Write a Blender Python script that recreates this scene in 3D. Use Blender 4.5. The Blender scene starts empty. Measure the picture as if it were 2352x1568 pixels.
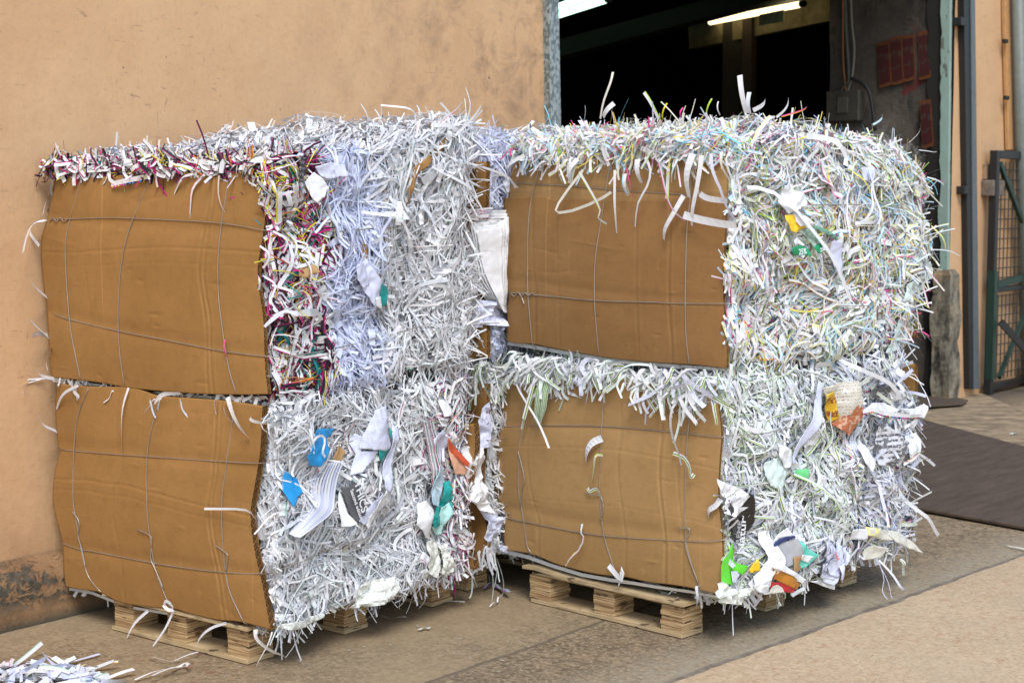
import bpy, bmesh, math, random
import numpy as np
from mathutils import Vector, noise, geometry
rng = np.random.default_rng(11); random.seed(11)
SC = bpy.context.scene
col = SC.collection
R = math.radians

# ------------------------------------------------------------------ camera
CAMH, YAW, PITCH, F = 1.55, R(39.4), R(5.34), 3679.0      # F in units of a 2352 px wide frame
cd = bpy.data.cameras.new('camera'); cam = bpy.data.objects.new('camera', cd); col.objects.link(cam)
cam.location = (0, 0, CAMH); cam.rotation_euler = (R(90) - PITCH, 0, YAW)
cd.sensor_width = 36; cd.lens = F / 2352 * 36; cd.clip_end = 500; cd.clip_start = .05
cd.dof.use_dof = True; cd.dof.focus_distance = 4.9; cd.dof.aperture_fstop = 7.1
SC.camera = cam
# ------------------------------------------------------------------ sky and sun
SUN_DIR = Vector((.72, -.66, 1.20)).normalized()           # from the scene towards the sun
wd = bpy.data.worlds.new('World'); SC.world = wd; wd.use_nodes = True
wn = wd.node_tree.nodes; sky = wn.new('ShaderNodeTexSky'); sky.sky_type = 'NISHITA'; sky.sun_disc = False
sky.sun_elevation = math.asin(SUN_DIR.z); sky.sun_rotation = math.atan2(SUN_DIR.x, SUN_DIR.y)
sky.dust_density = 1.0; sky.air_density = 1.0; sky.ozone_density = .6
wd.node_tree.links.new(sky.outputs[0], wn['Background'].inputs[0]); wn['Background'].inputs[1].default_value = .15
sl = bpy.data.lights.new('sun', 'SUN'); so = bpy.data.objects.new('sun', sl); col.objects.link(so)
so.rotation_euler = SUN_DIR.to_track_quat('Z', 'Y').to_euler(); so.location = (4, -6, 9)
sl.energy = 1.7; sl.angle = R(24); sl.color = (1, .985, .96)
SC.view_settings.view_transform = 'Standard'; SC.view_settings.look = 'None'
SC.view_settings.exposure = .64; SC.view_settings.gamma = 1; SC.view_settings.use_curve_mapping = False
SC.cycles.max_bounces = 7; SC.cycles.diffuse_bounces = 4; SC.cycles.glossy_bounces = 2
SC.cycles.use_denoising = True

# ------------------------------------------------------------------ pixel -> place on a real plane
_fw = np.array([-math.sin(YAW) * math.cos(PITCH), math.cos(YAW) * math.cos(PITCH), -math.sin(PITCH)])
_rt = np.array([math.cos(YAW), math.sin(YAW), 0.]); _up = np.cross(_rt, _fw)
class Frame:
    """a local frame (a stack's front right foot); at() gives the local point of a photo pixel on a local plane"""
    def __init__(s, x, y, yaw=0.):
        s.o = np.array([x, y, 0.]); s.yaw = R(yaw); c, n = math.cos(s.yaw), math.sin(s.yaw)
        s.m = np.array([[c, n, 0], [-n, c, 0], [0, 0, 1.]])
    def at(s, px, py, ax, v):
        d = s.m @ (_fw * F + _rt * (px - 1176) - _up * (py - 784)); o = s.m @ (np.array([0, 0, CAMH]) - s.o)
        return o + d * ((v - o[ax]) / d[ax])
    def w(s, p): return s.m.T @ np.asarray(p, float) + s.o
WF = Frame(0, 0)

# ------------------------------------------------------------------ naming helpers
def tag(o, label=None, cat=None, group=None, kind=None):
    if label: o['label'] = label
    if cat: o['category'] = cat
    if group: o['group'] = group
    if kind: o['kind'] = kind
    return o
def empty(name, loc=(0, 0, 0), rz=0, **k):
    o = bpy.data.objects.new(name, None); o.empty_display_size = .1; o.location = loc; o.rotation_euler = (0, 0, rz)
    col.objects.link(o); return tag(o, **k)
def mesh_obj(name, verts, faces, mat, parent=None, smooth=False, loc=None, **k):
    me = bpy.data.meshes.new(name)
    me.from_pydata([tuple(map(float, v)) for v in verts], [], [tuple(int(i) for i in f) for f in faces]); me.update()
    if smooth: me.polygons.foreach_set('use_smooth', [True] * len(me.polygons))
    mats = mat if isinstance(mat, (list, tuple)) else [mat]
    for m in mats: me.materials.append(m)
    o = bpy.data.objects.new(name, me); col.objects.link(o)
    if loc is not None: o.location = loc
    if parent: o.parent = parent
    return tag(o, **k)
class MB:
    def __init__(s): s.v = []; s.f = []
    def box(s, x0, x1, y0, y1, z0, z1):
        b = len(s.v)
        s.v += [(x, y, z) for z in (z0, z1) for y in (y0, y1) for x in (x0, x1)]
        s.f += [tuple(b + i for i in q) for q in ((0, 2, 3, 1), (4, 5, 7, 6), (0, 1, 5, 4), (2, 6, 7, 3), (0, 4, 6, 2), (1, 3, 7, 5))]
        return s
    def tube(s, pts, r, n=8):
        pts = [Vector(p) for p in pts]; b = len(s.v); prev = None
        for i, p in enumerate(pts):
            t = (pts[min(i + 1, len(pts) - 1)] - pts[max(i - 1, 0)]).normalized()
            if prev is None: a = t.cross(Vector((0, 0, 1))); a = a if a.length > .05 else t.cross(Vector((1, 0, 0)))
            else: a = prev - t * prev.dot(t)
            a.normalize(); prev = a; c = t.cross(a)
            for k in range(n):
                g = 2 * math.pi * k / n; s.v.append(tuple(p + (a * math.cos(g) + c * math.sin(g)) * r))
        for i in range(len(pts) - 1):
            for k in range(n):
                q = b + i * n; s.f.append((q + k, q + (k + 1) % n, q + n + (k + 1) % n, q + n + k))
        s.f.append(tuple(b + k for k in range(n))[::-1]); s.f.append(tuple(b + (len(pts) - 1) * n + k for k in range(n)))
        return s
    def obj(s, name, mat, parent=None, bevel=0, smooth=False, **k):
        o = mesh_obj(name, s.v, s.f, mat, parent, smooth, **k)
        if bevel:
            m = o.modifiers.new('bevel', 'BEVEL'); m.width = bevel; m.segments = 2; m.limit_method = 'ANGLE'
        return o
def smooth_line(pts, n=8):
    """Catmull-Rom through the points"""
    P = [np.asarray(p, float) for p in pts]; P = [2 * P[0] - P[1]] + P + [2 * P[-1] - P[-2]]; out = []
    for i in range(1, len(P) - 2):
        for k in range(n):
            t = k / n
            out.append(.5 * (2 * P[i] + (P[i + 1] - P[i - 1]) * t + (2 * P[i - 1] - 5 * P[i] + 4 * P[i + 1] - P[i + 2]) * t * t
                             + (3 * P[i] - P[i - 1] - 3 * P[i + 1] + P[i + 2]) * t ** 3))
    return out + [P[-2]]

# ------------------------------------------------------------------ materials
class NT:
    def __init__(s, name):
        s.m = bpy.data.materials.new(name); s.m.use_nodes = True; s.t = s.m.node_tree; s.b = s.t.nodes['Principled BSDF']
        s.b.inputs['Roughness'].default_value = .8
        s.co = s.n('ShaderNodeTexCoord').outputs['Object']
    def n(s, typ, **k):
        x = s.t.nodes.new(typ)
        for a, b in k.items(): setattr(x, a, b)
        return x
    def L(s, a, b): s.t.links.new(a, b)
    def put(s, sock, v):
        if isinstance(v, bpy.types.NodeSocket): s.L(v, sock)
        elif isinstance(v, (tuple, list)) and len(v) == 3 and sock.type == 'RGBA': sock.default_value = (*v, 1)
        else: sock.default_value = v
    def map(s, scale=(1, 1, 1), loc=(0, 0, 0), rot=(0, 0, 0)):
        x = s.n('ShaderNodeMapping'); s.L(s.co, x.inputs[0]); x.inputs['Scale'].default_value = scale
        x.inputs['Location'].default_value = loc; x.inputs['Rotation'].default_value = rot; return x.outputs[0]
    def noise(s, scale, detail=4, rough=.6, vec=None, dist=0):
        x = s.n('ShaderNodeTexNoise'); x.inputs['Scale'].default_value = scale; x.inputs['Detail'].default_value = detail
        x.inputs['Roughness'].default_value = rough; x.inputs['Distortion'].default_value = dist
        s.L(vec if vec is not None else s.co, x.inputs['Vector']); return x.outputs[0]
    def ramp(s, fac, a, b, lo=0., hi=1.):
        x = s.n('ShaderNodeMapRange'); s.put(x.inputs[0], fac)
        for i, v in zip((1, 2, 3, 4), (a, b, lo, hi)): x.inputs[i].default_value = v
        return x.outputs[0]
    def mix(s, fac, a, b):
        x = s.n('ShaderNodeMix', data_type='RGBA'); s.put(x.inputs[0], fac); s.put(x.inputs[6], a); s.put(x.inputs[7], b); return x.outputs[2]
    def math(s, op, a, b=0.):
        x = s.n('ShaderNodeMath', operation=op); s.put(x.inputs[0], a); s.put(x.inputs[1], b); return x.outputs[0]
    def xyz(s, vec=None):
        x = s.n('ShaderNodeSeparateXYZ'); s.L(vec if vec is not None else s.co, x.inputs[0]); return x.outputs
    def bump(s, h, strength=.3, dist=.01):
        x = s.n('ShaderNodeBump'); x.inputs['Strength'].default_value = strength; x.inputs['Distance'].default_value = dist
        s.L(h, x.inputs['Height']); s.L(x.outputs[0], s.b.inputs['Normal'])
    def out(s, colr=None, rough=None, metal=None):
        if colr is not None: s.put(s.b.inputs['Base Color'], colr)
        if rough is not None: s.put(s.b.inputs['Roughness'], rough)
        if metal is not None: s.b.inputs['Metallic'].default_value = metal
        return s.m
def plain(name, c, rough=.7, metal=0, var=.12, sc=20):
    t = NT(name); f = t.ramp(t.noise(sc), .3, .7)
    return t.out(t.mix(f, tuple(x * (1 - var) for x in c), tuple(min(1, x * (1 + var)) for x in c)), rough, metal)

def mat_wall():
    t = NT('orange_plaster'); n1 = t.noise(1.1, 6, .6); n2 = t.noise(7, 8, .65)
    c = t.mix(t.ramp(n1, .3, .7), (.575, .342, .172), (.635, .400, .213))
    c = t.mix(t.ramp(n2, .45, .75, 0, .35), c, (.50, .27, .13))
    y = t.xyz()[1]; z = t.xyz()[2]
    near = t.math('MULTIPLY', t.ramp(y, 4.4, 6.2), t.ramp(z, 1.2, 2.2, .3, 1))           # hand dirt beside the door
    sm = t.ramp(t.noise(5.5, 9, .72, t.map((1, 1, 1.1)), .4), .47, .66)
    c = t.mix(t.math('MULTIPLY', t.math('MULTIPLY', sm, near), .75), c, (.16, .105, .065))
    scr = t.ramp(t.noise(3, 9, .8, t.map((1, 3.2, 15), rot=(.35, 0, 0)), .6), .60, .645)  # scuffs
    scr2 = t.ramp(t.noise(4, 9, .8, t.map((1, 13, 2.6), rot=(-.3, 0, 0)), .8), .605, .655)
    blot = t.ramp(t.noise(1.3, 3), .42, .6)
    c = t.mix(t.math('MULTIPLY', t.math('MULTIPLY', t.math('MAXIMUM', scr, scr2), blot), .75), c, (.15, .095, .055))
    dot = t.n('ShaderNodeTexVoronoi'); dot.inputs['Scale'].default_value = 6; t.L(t.co, dot.inputs['Vector'])
    c = t.mix(t.math('MULTIPLY', t.ramp(dot.outputs['Distance'], .045, .03), t.ramp(n2, .5, .6)), c, (.10, .07, .045))
    st = t.ramp(t.noise(1.4, 6, .65, t.map((1, 1.6, .45))), .46, .68, 0, .28); c = t.mix(st, c, (.45, .265, .14)); gr = t.ramp(t.noise(45, 5, .7), .5, .7, 0, .16); c = t.mix(gr, c, (.30, .18, .10))
    low = t.math('MULTIPLY', t.ramp(z, .75, .2), t.ramp(t.noise(3, 6, .7), .4, .65))
    c = t.mix(t.math('MULTIPLY', low, .5), c, (.30, .16, .085))
    h = t.math('ADD', t.math('MULTIPLY', t.noise(5, 8, .62), 1.), t.math('MULTIPLY', t.noise(60, 4), .08)); t.bump(h, .32, .02)
    return t.out(c, .75)
def mat_plinth():
    t = NT('flaking_plinth'); n = t.noise(20, 12, .80, t.map((1, 1, 1.5)), .5); z = t.xyz()[2]
    c = t.mix(t.ramp(t.noise(4, 5), .35, .65), (.30, .165, .075), (.44, .255, .12))
    band = t.math('MULTIPLY', t.ramp(z, .045, .10), t.ramp(z, .25, .20))
    m = t.ramp(t.math('MULTIPLY', n, t.ramp(t.noise(2.3, 3), .3, .6, .80, 1.08)), .49, .52)
    c = t.mix(t.math('MULTIPLY', m, band), c, t.mix(t.ramp(t.noise(32, 5), .4, .6), (.070, .062, .044), (.155, .138, .10)))
    c = t.mix(t.ramp(z, .05, .0), c, (.09, .085, .06))
    t.bump(t.math('ADD', n, t.math('MULTIPLY', m, -.25)), .8, .03); return t.out(c, .85)
def mat_ground():
    t = NT('worn_concrete'); o = t.xyz(); x, y = o[0], o[1]
    n1 = t.noise(.9, 7, .62); n2 = t.noise(11, 9, .72); n3 = t.noise(60, 4, .7, t.map((1, 1, 1)))
    c = t.mix(t.ramp(n1, .32, .68), (.195, .140, .080), (.33, .245, .145))
    c = t.mix(t.ramp(n2, .45, .62, 0, .85), c, (.115, .083, .045))
    c = t.mix(t.ramp(n3, .50, .64, 0, .75), c, (.44, .35, .23)); c = t.mix(t.ramp(t.noise(38, 6, .75), .50, .58, 0, .75), c, (.095, .070, .038))
    # slab between the stacks, a little warmer and lighter
    w = t.math('ADD', x, t.math('MULTIPLY', t.noise(5, 5), .05))
    patch = t.math('MULTIPLY', t.ramp(w, -3.35, -3.32), 1.)
    joint2 = t.math('MULTIPLY', t.ramp(w, -3.345, -3.335), t.ramp(w, -3.315, -3.325))
    lane = t.math('MULTIPLY', t.ramp(w, -3.34, -3.32, 1, 0), t.ramp(t.noise(1.7, 5), .35, .6, .2, .75))
    c = t.mix(t.math('MULTIPLY', lane, .8), c, (.36, .265, .15))
    c = t.mix(t.math('MULTIPLY', joint2, .7), c, (.10, .08, .06))
    red = t.math('MULTIPLY', t.math('MULTIPLY', t.ramp(y, 3.6, 3.4), t.ramp(x, -4.5, -4.3)), t.ramp(t.noise(9, 6, .7), .56, .66))
    c = t.mix(t.math('MULTIPLY', red, .6), c, (.20, .045, .03))
    # pale crust beside the long joint
    jl = t.math('SUBTRACT', t.math('ADD', x, t.math('MULTIPLY', t.noise(6, 7, .7), .06)), t.math('MULTIPLY', t.math('SUBTRACT', y, 4.14), .07))
    crust = t.math('MULTIPLY', t.ramp(jl, -3.05, -2.80), t.ramp(n2, .3, .6))
    c = t.mix(t.math('MULTIPLY', crust, .6), c, (.42, .37, .27))
    c = t.mix(t.ramp(jl, -2.755, -2.745), c, t.mix(t.ramp(n2, .4, .6), (.13, .105, .075), (.25, .21, .16)))
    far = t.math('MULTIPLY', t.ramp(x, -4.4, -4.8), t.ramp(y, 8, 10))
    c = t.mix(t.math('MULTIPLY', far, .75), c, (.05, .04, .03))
    pit = t.ramp(t.noise(28, 6, .75, t.map((1, 1, 1), (3, 1, 0))), .67, .71)
    c = t.mix(t.math('MULTIPLY', pit, .6), c, (.05, .04, .03))
    t.bump(t.math('ADD', n2, t.math('MULTIPLY', n3, .6)), .5, .012); return t.out(c, .85)
def mat_apron():
    t = NT('beige_concrete'); n2 = t.noise(9, 9, .7); n3 = t.noise(70, 4, .7)
    c = t.mix(t.ramp(t.noise(1.3, 6), .3, .7), (.455, .330, .195), (.55, .41, .255))
    c = t.mix(t.ramp(n3, .48, .62, 0, .6), c, (.33, .23, .14)); c = t.mix(t.ramp(t.noise(34, 6, .75), .50, .60, 0, .6), c, (.60, .46, .31))
    rust = t.ramp(t.noise(16, 7, .75, t.map((1.4, 1, 1), rot=(0, 0, .8))), .56, .63)
    c = t.mix(t.math('MULTIPLY', rust, .6), c, (.40, .20, .10))
    pit = t.ramp(t.noise(26, 6, .78, t.map((1.7, 1, 1), (3, 1, 0), (0, 0, .8))), .62, .66)
    c = t.mix(t.math('MULTIPLY', pit, .85), c, (.12, .085, .06))
    c = t.mix(t.ramp(t.noise(3, 6), .5, .75, 0, .4), c, (.42, .33, .21))
    t.bump(t.math('ADD', n2, t.math('MULTIPLY', n3, .5)), .5, .015); return t.out(c, .85)
def mat_card(name, a, b, rib=1.):
    t = NT(name); n = t.noise(2.2, 5, .6); f = t.noise(120, 3, .6, t.map((1, 1, 1)))
    c = t.mix(t.ramp(n, .3, .7), a, b); c = t.mix(t.ramp(f, .5, .8, 0, .35), c, tuple(x * .75 for x in a))
    z = t.math('MULTIPLY', t.xyz()[2], 900.); rb = t.math('SINE', z)
    lines = t.math('MULTIPLY', t.ramp(t.noise(1, 2, .5, t.map((.6, .6, 260))), .35, .65), 1.)
    c = t.mix(t.math('MULTIPLY', lines, .05 * rib), c, tuple(x * .6 for x in a))
    mot = t.ramp(t.noise(26, 6, .75), .48, .64, 0, .22); c = t.mix(mot, c, tuple(x * .62 for x in a)); pale_mot = t.ramp(t.noise(17, 7, .8, t.map((1, 1, .5), (4, 2, 7))), .60, .68, 0, .30); c = t.mix(pale_mot, c, tuple(min(1, x * 1.45) for x in b))  # random darker and paler mottling of the board
    lin = t.ramp(t.noise(1, 3, .5, t.map((46, 1, .35), (3, 1, 2))), .66, .70, 0, .45); c = t.mix(lin, c, tuple(min(1, x * 1.35) for x in b))
    rub = t.ramp(t.noise(5, 8, .75, t.map((1, 1, 2.4), rot=(0, .2, 0)), .5), .64, .74)
    c = t.mix(t.math('MULTIPLY', rub, .25), c, tuple(min(1, x * 1.5) for x in b))
    c = t.mix(t.math('MULTIPLY', t.ramp(t.noise(3.5, 5, .7), .66, .75), .3), c, tuple(x * .45 for x in a))
    t.bump(t.math('ADD', t.math('MULTIPLY', rb, .035 * rib), t.math('MULTIPLY', t.noise(14, 6, .7), .8)), .3, .0025)
    t.b.inputs['Specular IOR Level'].default_value = .3
    return t.out(c, .62)
def mat_ply(name, a, b):
    t = NT(name); ly = t.noise(1, 3, .6, t.map((4, 4, 170))); g = t.noise(5, 6, .7, t.map((1, 1, 22)))
    c = t.mix(t.ramp(ly, .42, .58), a, b); c = t.mix(t.ramp(g, .52, .72, 0, .75), c, tuple(x * .42 for x in a))
    c = t.mix(t.ramp(t.noise(1, 2, .6, t.map((9, 9, 60), (5, 2, 1))), .62, .66, 0, .9), c, (.07, .04, .02))
    c = t.mix(t.ramp(t.noise(6, 6, .7), .56, .75, 0, .6), c, (.17, .115, .065))
    t.bump(t.math('ADD', ly, g), .6, .004); return t.out(c, .8)
def mat_paper():
    t = NT('shredded_paper_sheets')
    a1 = t.n('ShaderNodeAttribute', attribute_name='col'); a2 = t.n('ShaderNodeAttribute', attribute_name='mk')
    uv = t.n('ShaderNodeUVMap'); uv.uv_map = 'UVMap'; o = t.xyz(uv.outputs[0]); u, v = o[0], o[1]; a = a2.outputs['Alpha']
    M = lambda *k: t.math(*k); AND = lambda p, q: M('MULTIPLY', p, q)
    edge = AND(M('GREATER_THAN', u, M('SUBTRACT', 1., a)), M('LESS_THAN', a, 1.5))
    c = t.mix(edge, a1.outputs['Color'], a2.outputs['Color'])
    k2 = AND(M('GREATER_THAN', a, 1.5), M('LESS_THAN', a, 2.5))
    c = t.mix(AND(k2, AND(M('GREATER_THAN', u, .48), M('LESS_THAN', u, .66))), c, (.015, .02, .012))
    c = t.mix(AND(k2, AND(M('GREATER_THAN', u, .66), M('LESS_THAN', u, .84))), c, a2.outputs['Color'])
    k3 = AND(M('GREATER_THAN', a, 2.5), M('LESS_THAN', a, 3.5))
    wnn = t.n('ShaderNodeTexWhiteNoise', noise_dimensions='1D'); t.L(M('FLOOR', M('MULTIPLY', v, 1.7)), wnn.inputs['W'])
    cr = t.n('ShaderNodeValToRGB'); cr.color_ramp.interpolation = 'CONSTANT'; t.L(wnn.outputs['Value'], cr.inputs[0])
    pal = [(.01, .01, .012), (.7, .02, .25), (.02, .30, .65), (.85, .65, .02), (.02, .02, .02), (.6, .03, .03), (.05, .08, .4)]
    el = cr.color_ramp.elements
    while len(el) < len(pal): el.new(.5)
    for i, p in enumerate(pal): el[i].position = i / len(pal); el[i].color = (*p, 1)
    c = t.mix(AND(k3, M('GREATER_THAN', u, .74)), c, cr.outputs[0])
    k4 = M('GREATER_THAN', a, 3.5)
    tx = t.n('ShaderNodeTexNoise'); tx.inputs['Scale'].default_value = 1; tx.inputs['Detail'].default_value = 1
    cm = t.n('ShaderNodeCombineXYZ'); t.L(M('MULTIPLY', u, 7.), cm.inputs[0]); t.L(M('MULTIPLY', v, 6.), cm.inputs[1]); t.L(cm.outputs[0], tx.inputs['Vector'])
    row = M('GREATER_THAN', M('SINE', M('MULTIPLY', u, 22.)), .2)
    c = t.mix(M('MULTIPLY', AND(k4, AND(row, M('GREATER_THAN', tx.outputs[0], .52))), .7), c, (.10, .10, .12))
    t.put(t.b.inputs['Base Color'], c); t.b.inputs['Roughness'].default_value = .55; t.b.inputs['Specular IOR Level'].default_value = .25
    tr = t.n('ShaderNodeBsdfTranslucent'); t.L(c, tr.inputs[0]); ms = t.n('ShaderNodeMixShader'); ms.inputs[0].default_value = .07
    t.L(t.b.outputs[0], ms.inputs[1]); t.L(tr.outputs[0], ms.inputs[2]); t.L(ms.outputs[0], t.t.nodes['Material Output'].inputs[0])
    return t.m
def mat_print(name, base, ink, scale=60, thr=.55, rowf=300, ax=2, two=None):
    """paper printed with lines of small type"""
    t = NT(name); o = t.xyz(); row = t.math('GREATER_THAN', t.math('SINE', t.math('MULTIPLY', o[ax], float(rowf))), .1)
    ch = t.math('GREATER_THAN', t.noise(scale, 2, .6, t.map((1, 2.2, 2.2))), thr); blk = t.ramp(t.noise(9, 2), .45, .5)
    c = t.mix(t.math('MULTIPLY', t.math('MULTIPLY', row, ch), blk), base, ink)
    if two: c = t.mix(t.ramp(t.noise(14, 4, .6), .52, .56), c, two)
    return t.out(c, .5)
def mat_concrete_dark():
    t = NT('stained_pillar'); n = t.noise(3, 8, .7); z = t.xyz()[2]; x = t.xyz()[0]
    c = t.mix(t.ramp(n, .35, .65), (.050, .040, .030), (.105, .086, .065))
    c = t.mix(t.ramp(t.noise(6, 8, .7, t.map((1, 1, .35))), .52, .62, 0, .85), c, (.018, .015, .012))
    peel = t.math('MULTIPLY', t.ramp(t.noise(5, 7, .65), .51, .54), t.math('MULTIPLY', t.ramp(z, 2.1, 1.95), t.ramp(z, 1.35, 1.5)))
    c = t.mix(peel, c, (.22, .21, .20))
    redp = t.math('MULTIPLY', t.ramp(t.noise(6, 5, .6, t.map((1, 1, 1), (9, 0, 4))), .60, .63), t.math('MULTIPLY', t.ramp(z, 1.2, 1.4), t.ramp(z, 2.9, 2.5)))
    c = t.mix(t.math('MULTIPLY', redp, .8), c, (.12, .015, .015))
    t.bump(n, .7, .04); return t.out(c, .9)
def mat_render():
    t = NT('broken_render'); n = t.noise(8, 9, .72, t.map((1, 1, .5))); c = t.mix(t.ramp(n, .40, .56), (.035, .030, .022), (.24, .21, .15))
    c = t.mix(t.ramp(t.noise(5, 5), .54, .62, 0, .8), c, (.30, .20, .11)); t.bump(n, .8, .03); return t.out(c, .9)
def mat_mint():
    t = NT('peeling_mint_paint'); n = t.noise(12, 8, .7, t.map((1, 1, .4)))
    c = t.mix(t.ramp(n, .38, .42), (.13, .14, .11), (.27, .38, .32)); c = t.mix(t.ramp(t.noise(4, 5), .45, .65, 0, .5), c, (.22, .26, .22))
    t.bump(n, .6, .01); return t.out(c, .8)
def mat_galv():
    t = NT('galvanised_steel'); v = t.n('ShaderNodeTexVoronoi'); v.inputs['Scale'].default_value = 90; v.inputs['Randomness'].default_value = 1
    t.L(t.map((1, 1, .6)), v.inputs['Vector'])
    c = t.mix(t.ramp(t.xyz(v.outputs['Color'])[0], .2, .8), (.14, .17, .17), (.36, .41, .40))
    c = t.mix(t.ramp(t.noise(30, 6, .7), .55, .7, 0, .5), c, (.09, .10, .09)); return t.out(c, .45, .35)
def mat_board():
    t = NT('dark_plywood_sheet'); g = t.noise(3, 7, .7, t.map((6, 1, 1), rot=(0, 0, .25)))
    c = t.mix(t.ramp(g, .35, .65), (.056, .038, .025), (.100, .070, .047))
    s = t.ramp(t.noise(2.2, 8, .75, t.map((1, 5, 1), rot=(0, 0, -.6)), 1.2), .60, .70)
    c = t.mix(t.math('MULTIPLY', s, .35), c, (.16, .14, .125)); t.bump(g, .3, .005)
    return t.out(c, .78)
def emis(name, c, s):
    t = NT(name); t.b.inputs['Base Color'].default_value = (*c, 1); t.b.inputs['Emission Color'].default_value = (*c, 1)
    t.b.inputs['Emission Strength'].default_value = s; return t.m
def mat_film():
    t = NT('cream_plastic_film'); n = t.noise(9, 5); t.bump(t.noise(18, 6, .6, None, .8), .6, .02)
    return t.out(t.mix(t.ramp(n, .3, .7), (.62, .64, .57), (.74, .75, .70)), .38)

M = dict(wall=mat_wall(), plinth=mat_plinth(), ground=mat_ground(), apron=mat_apron(),
    card=mat_card('brown_cardboard', (.300, .152, .044), (.375, .200, .064)),
    card2=mat_card('paler_cardboard', (.365, .210, .078), (.43, .258, .104)),
    card3=mat_card('darker_cardboard', (.255, .128, .040), (.315, .168, .060)),
    flute=mat_card('cardboard_flutes', (.20, .105, .04), (.28, .155, .065), 0),
    ply=mat_ply('laminated_block', (.30, .175, .075), (.56, .39, .20)), ply2=mat_ply('pallet_board', (.42, .30, .155), (.55, .42, .24)),
    paper=mat_paper(), pillar=mat_concrete_dark(), mint=mat_mint(), galv=mat_galv(), board=mat_board(), film=mat_film(),
    core=plain('core_with_gap_shade', (.17, .175, .19), .9, 0, .45, 70), wire=plain('baling_wire_steel', (.42, .38, .33), .35, .6),  # core colour darkened so the gaps between strips read as shade
    black=plain('black_steel', (.012, .012, .012), .5), steel=plain('blue_grey_steel', (.12, .14, .15), .45, .3),
    green=plain('dark_green_steel', (.010, .034, .024), .5), dark=plain('unlit_wall_and_tar', (.016, .013, .010), .95),  # dark: near-black painted for the unlit interior, also the tar strip
    beam=plain('cream_beam', (.20, .17, .09), .8, 0, .4, 9), slate=plain('grey_card', (.085, .085, .09), .6),
    white=plain('white_paper', (.80, .81, .83), .5, 0, .04, 9), lilac=plain('lilac_paper', (.63, .66, .82), .5, 0, .05, 9),
    blue=plain('blue_envelope', (.015, .27, .60), .4, 0, .15, 7), teal=plain('teal_card', (.01, .33, .31), .4, 0, .2, 12),
    aqua=plain('aqua_plastic', (.45, .74, .70), .4), lime=plain('bright_green_card', (.12, .62, .03), .4),
    mintc=plain('mint_card', (.16, .66, .54), .5), yellow=plain('yellow_card', (.85, .52, .02), .45, 0, .25, 30),
    orange=plain('orange_envelope', (.55, .22, .025), .5), red=plain('red_print', (.50, .02, .03), .5, 0, .3, 60), navy=plain('navy_band', (.02, .03, .13), .5),
    grey=plain('grey_box_card', (.38, .38, .39), .5), peach=plain('peach_print', (.75, .42, .28), .5), vermil=plain('vermilion_band', (.60, .10, .04), .5),
    bag=plain('pale_plastic_bag', (.62, .74, .72), .25, 0, .1, 14), ink=plain('black_film', (.02, .018, .018), .3),
    tan=plain('tan_card', (.40, .24, .10), .6), green2=plain('green_label', (.01, .30, .12), .45), cream=plain('cream_card', (.62, .60, .52), .55),
    form=mat_print('printed_form', (.66, .69, .84), (.36, .38, .48), 130, .53, 1000), news=mat_print('newsprint', (.56, .56, .58), (.07, .07, .08), 60, .45, 300, 2, (.12, .12, .13)),
    blackt=mat_print('black_printed_card', (.02, .02, .02), (.5, .5, .5), 90, .55, 330, 2), mag=mat_print('magazine_page', (.62, .58, .50), (.25, .2, .15), 90, .55, 500, 2),
    photo=mat_print('food_photo', (.45, .14, .06), (.65, .42, .30), 30, .5, 90, 2, (.70, .42, .28)), gold=mat_print('gold_photo', (.65, .38, .02), (.25, .07, .02), 50, .48, 120, 2, (.78, .55, .05)),
    redpost=mat_print('red_poster', (.048, .009, .008), (.055, .045, .035), 45, .56, 60, 2), goldp=plain('tarnished_gold', (.11, .035, .012), .5, 0, .6, 60))

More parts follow.
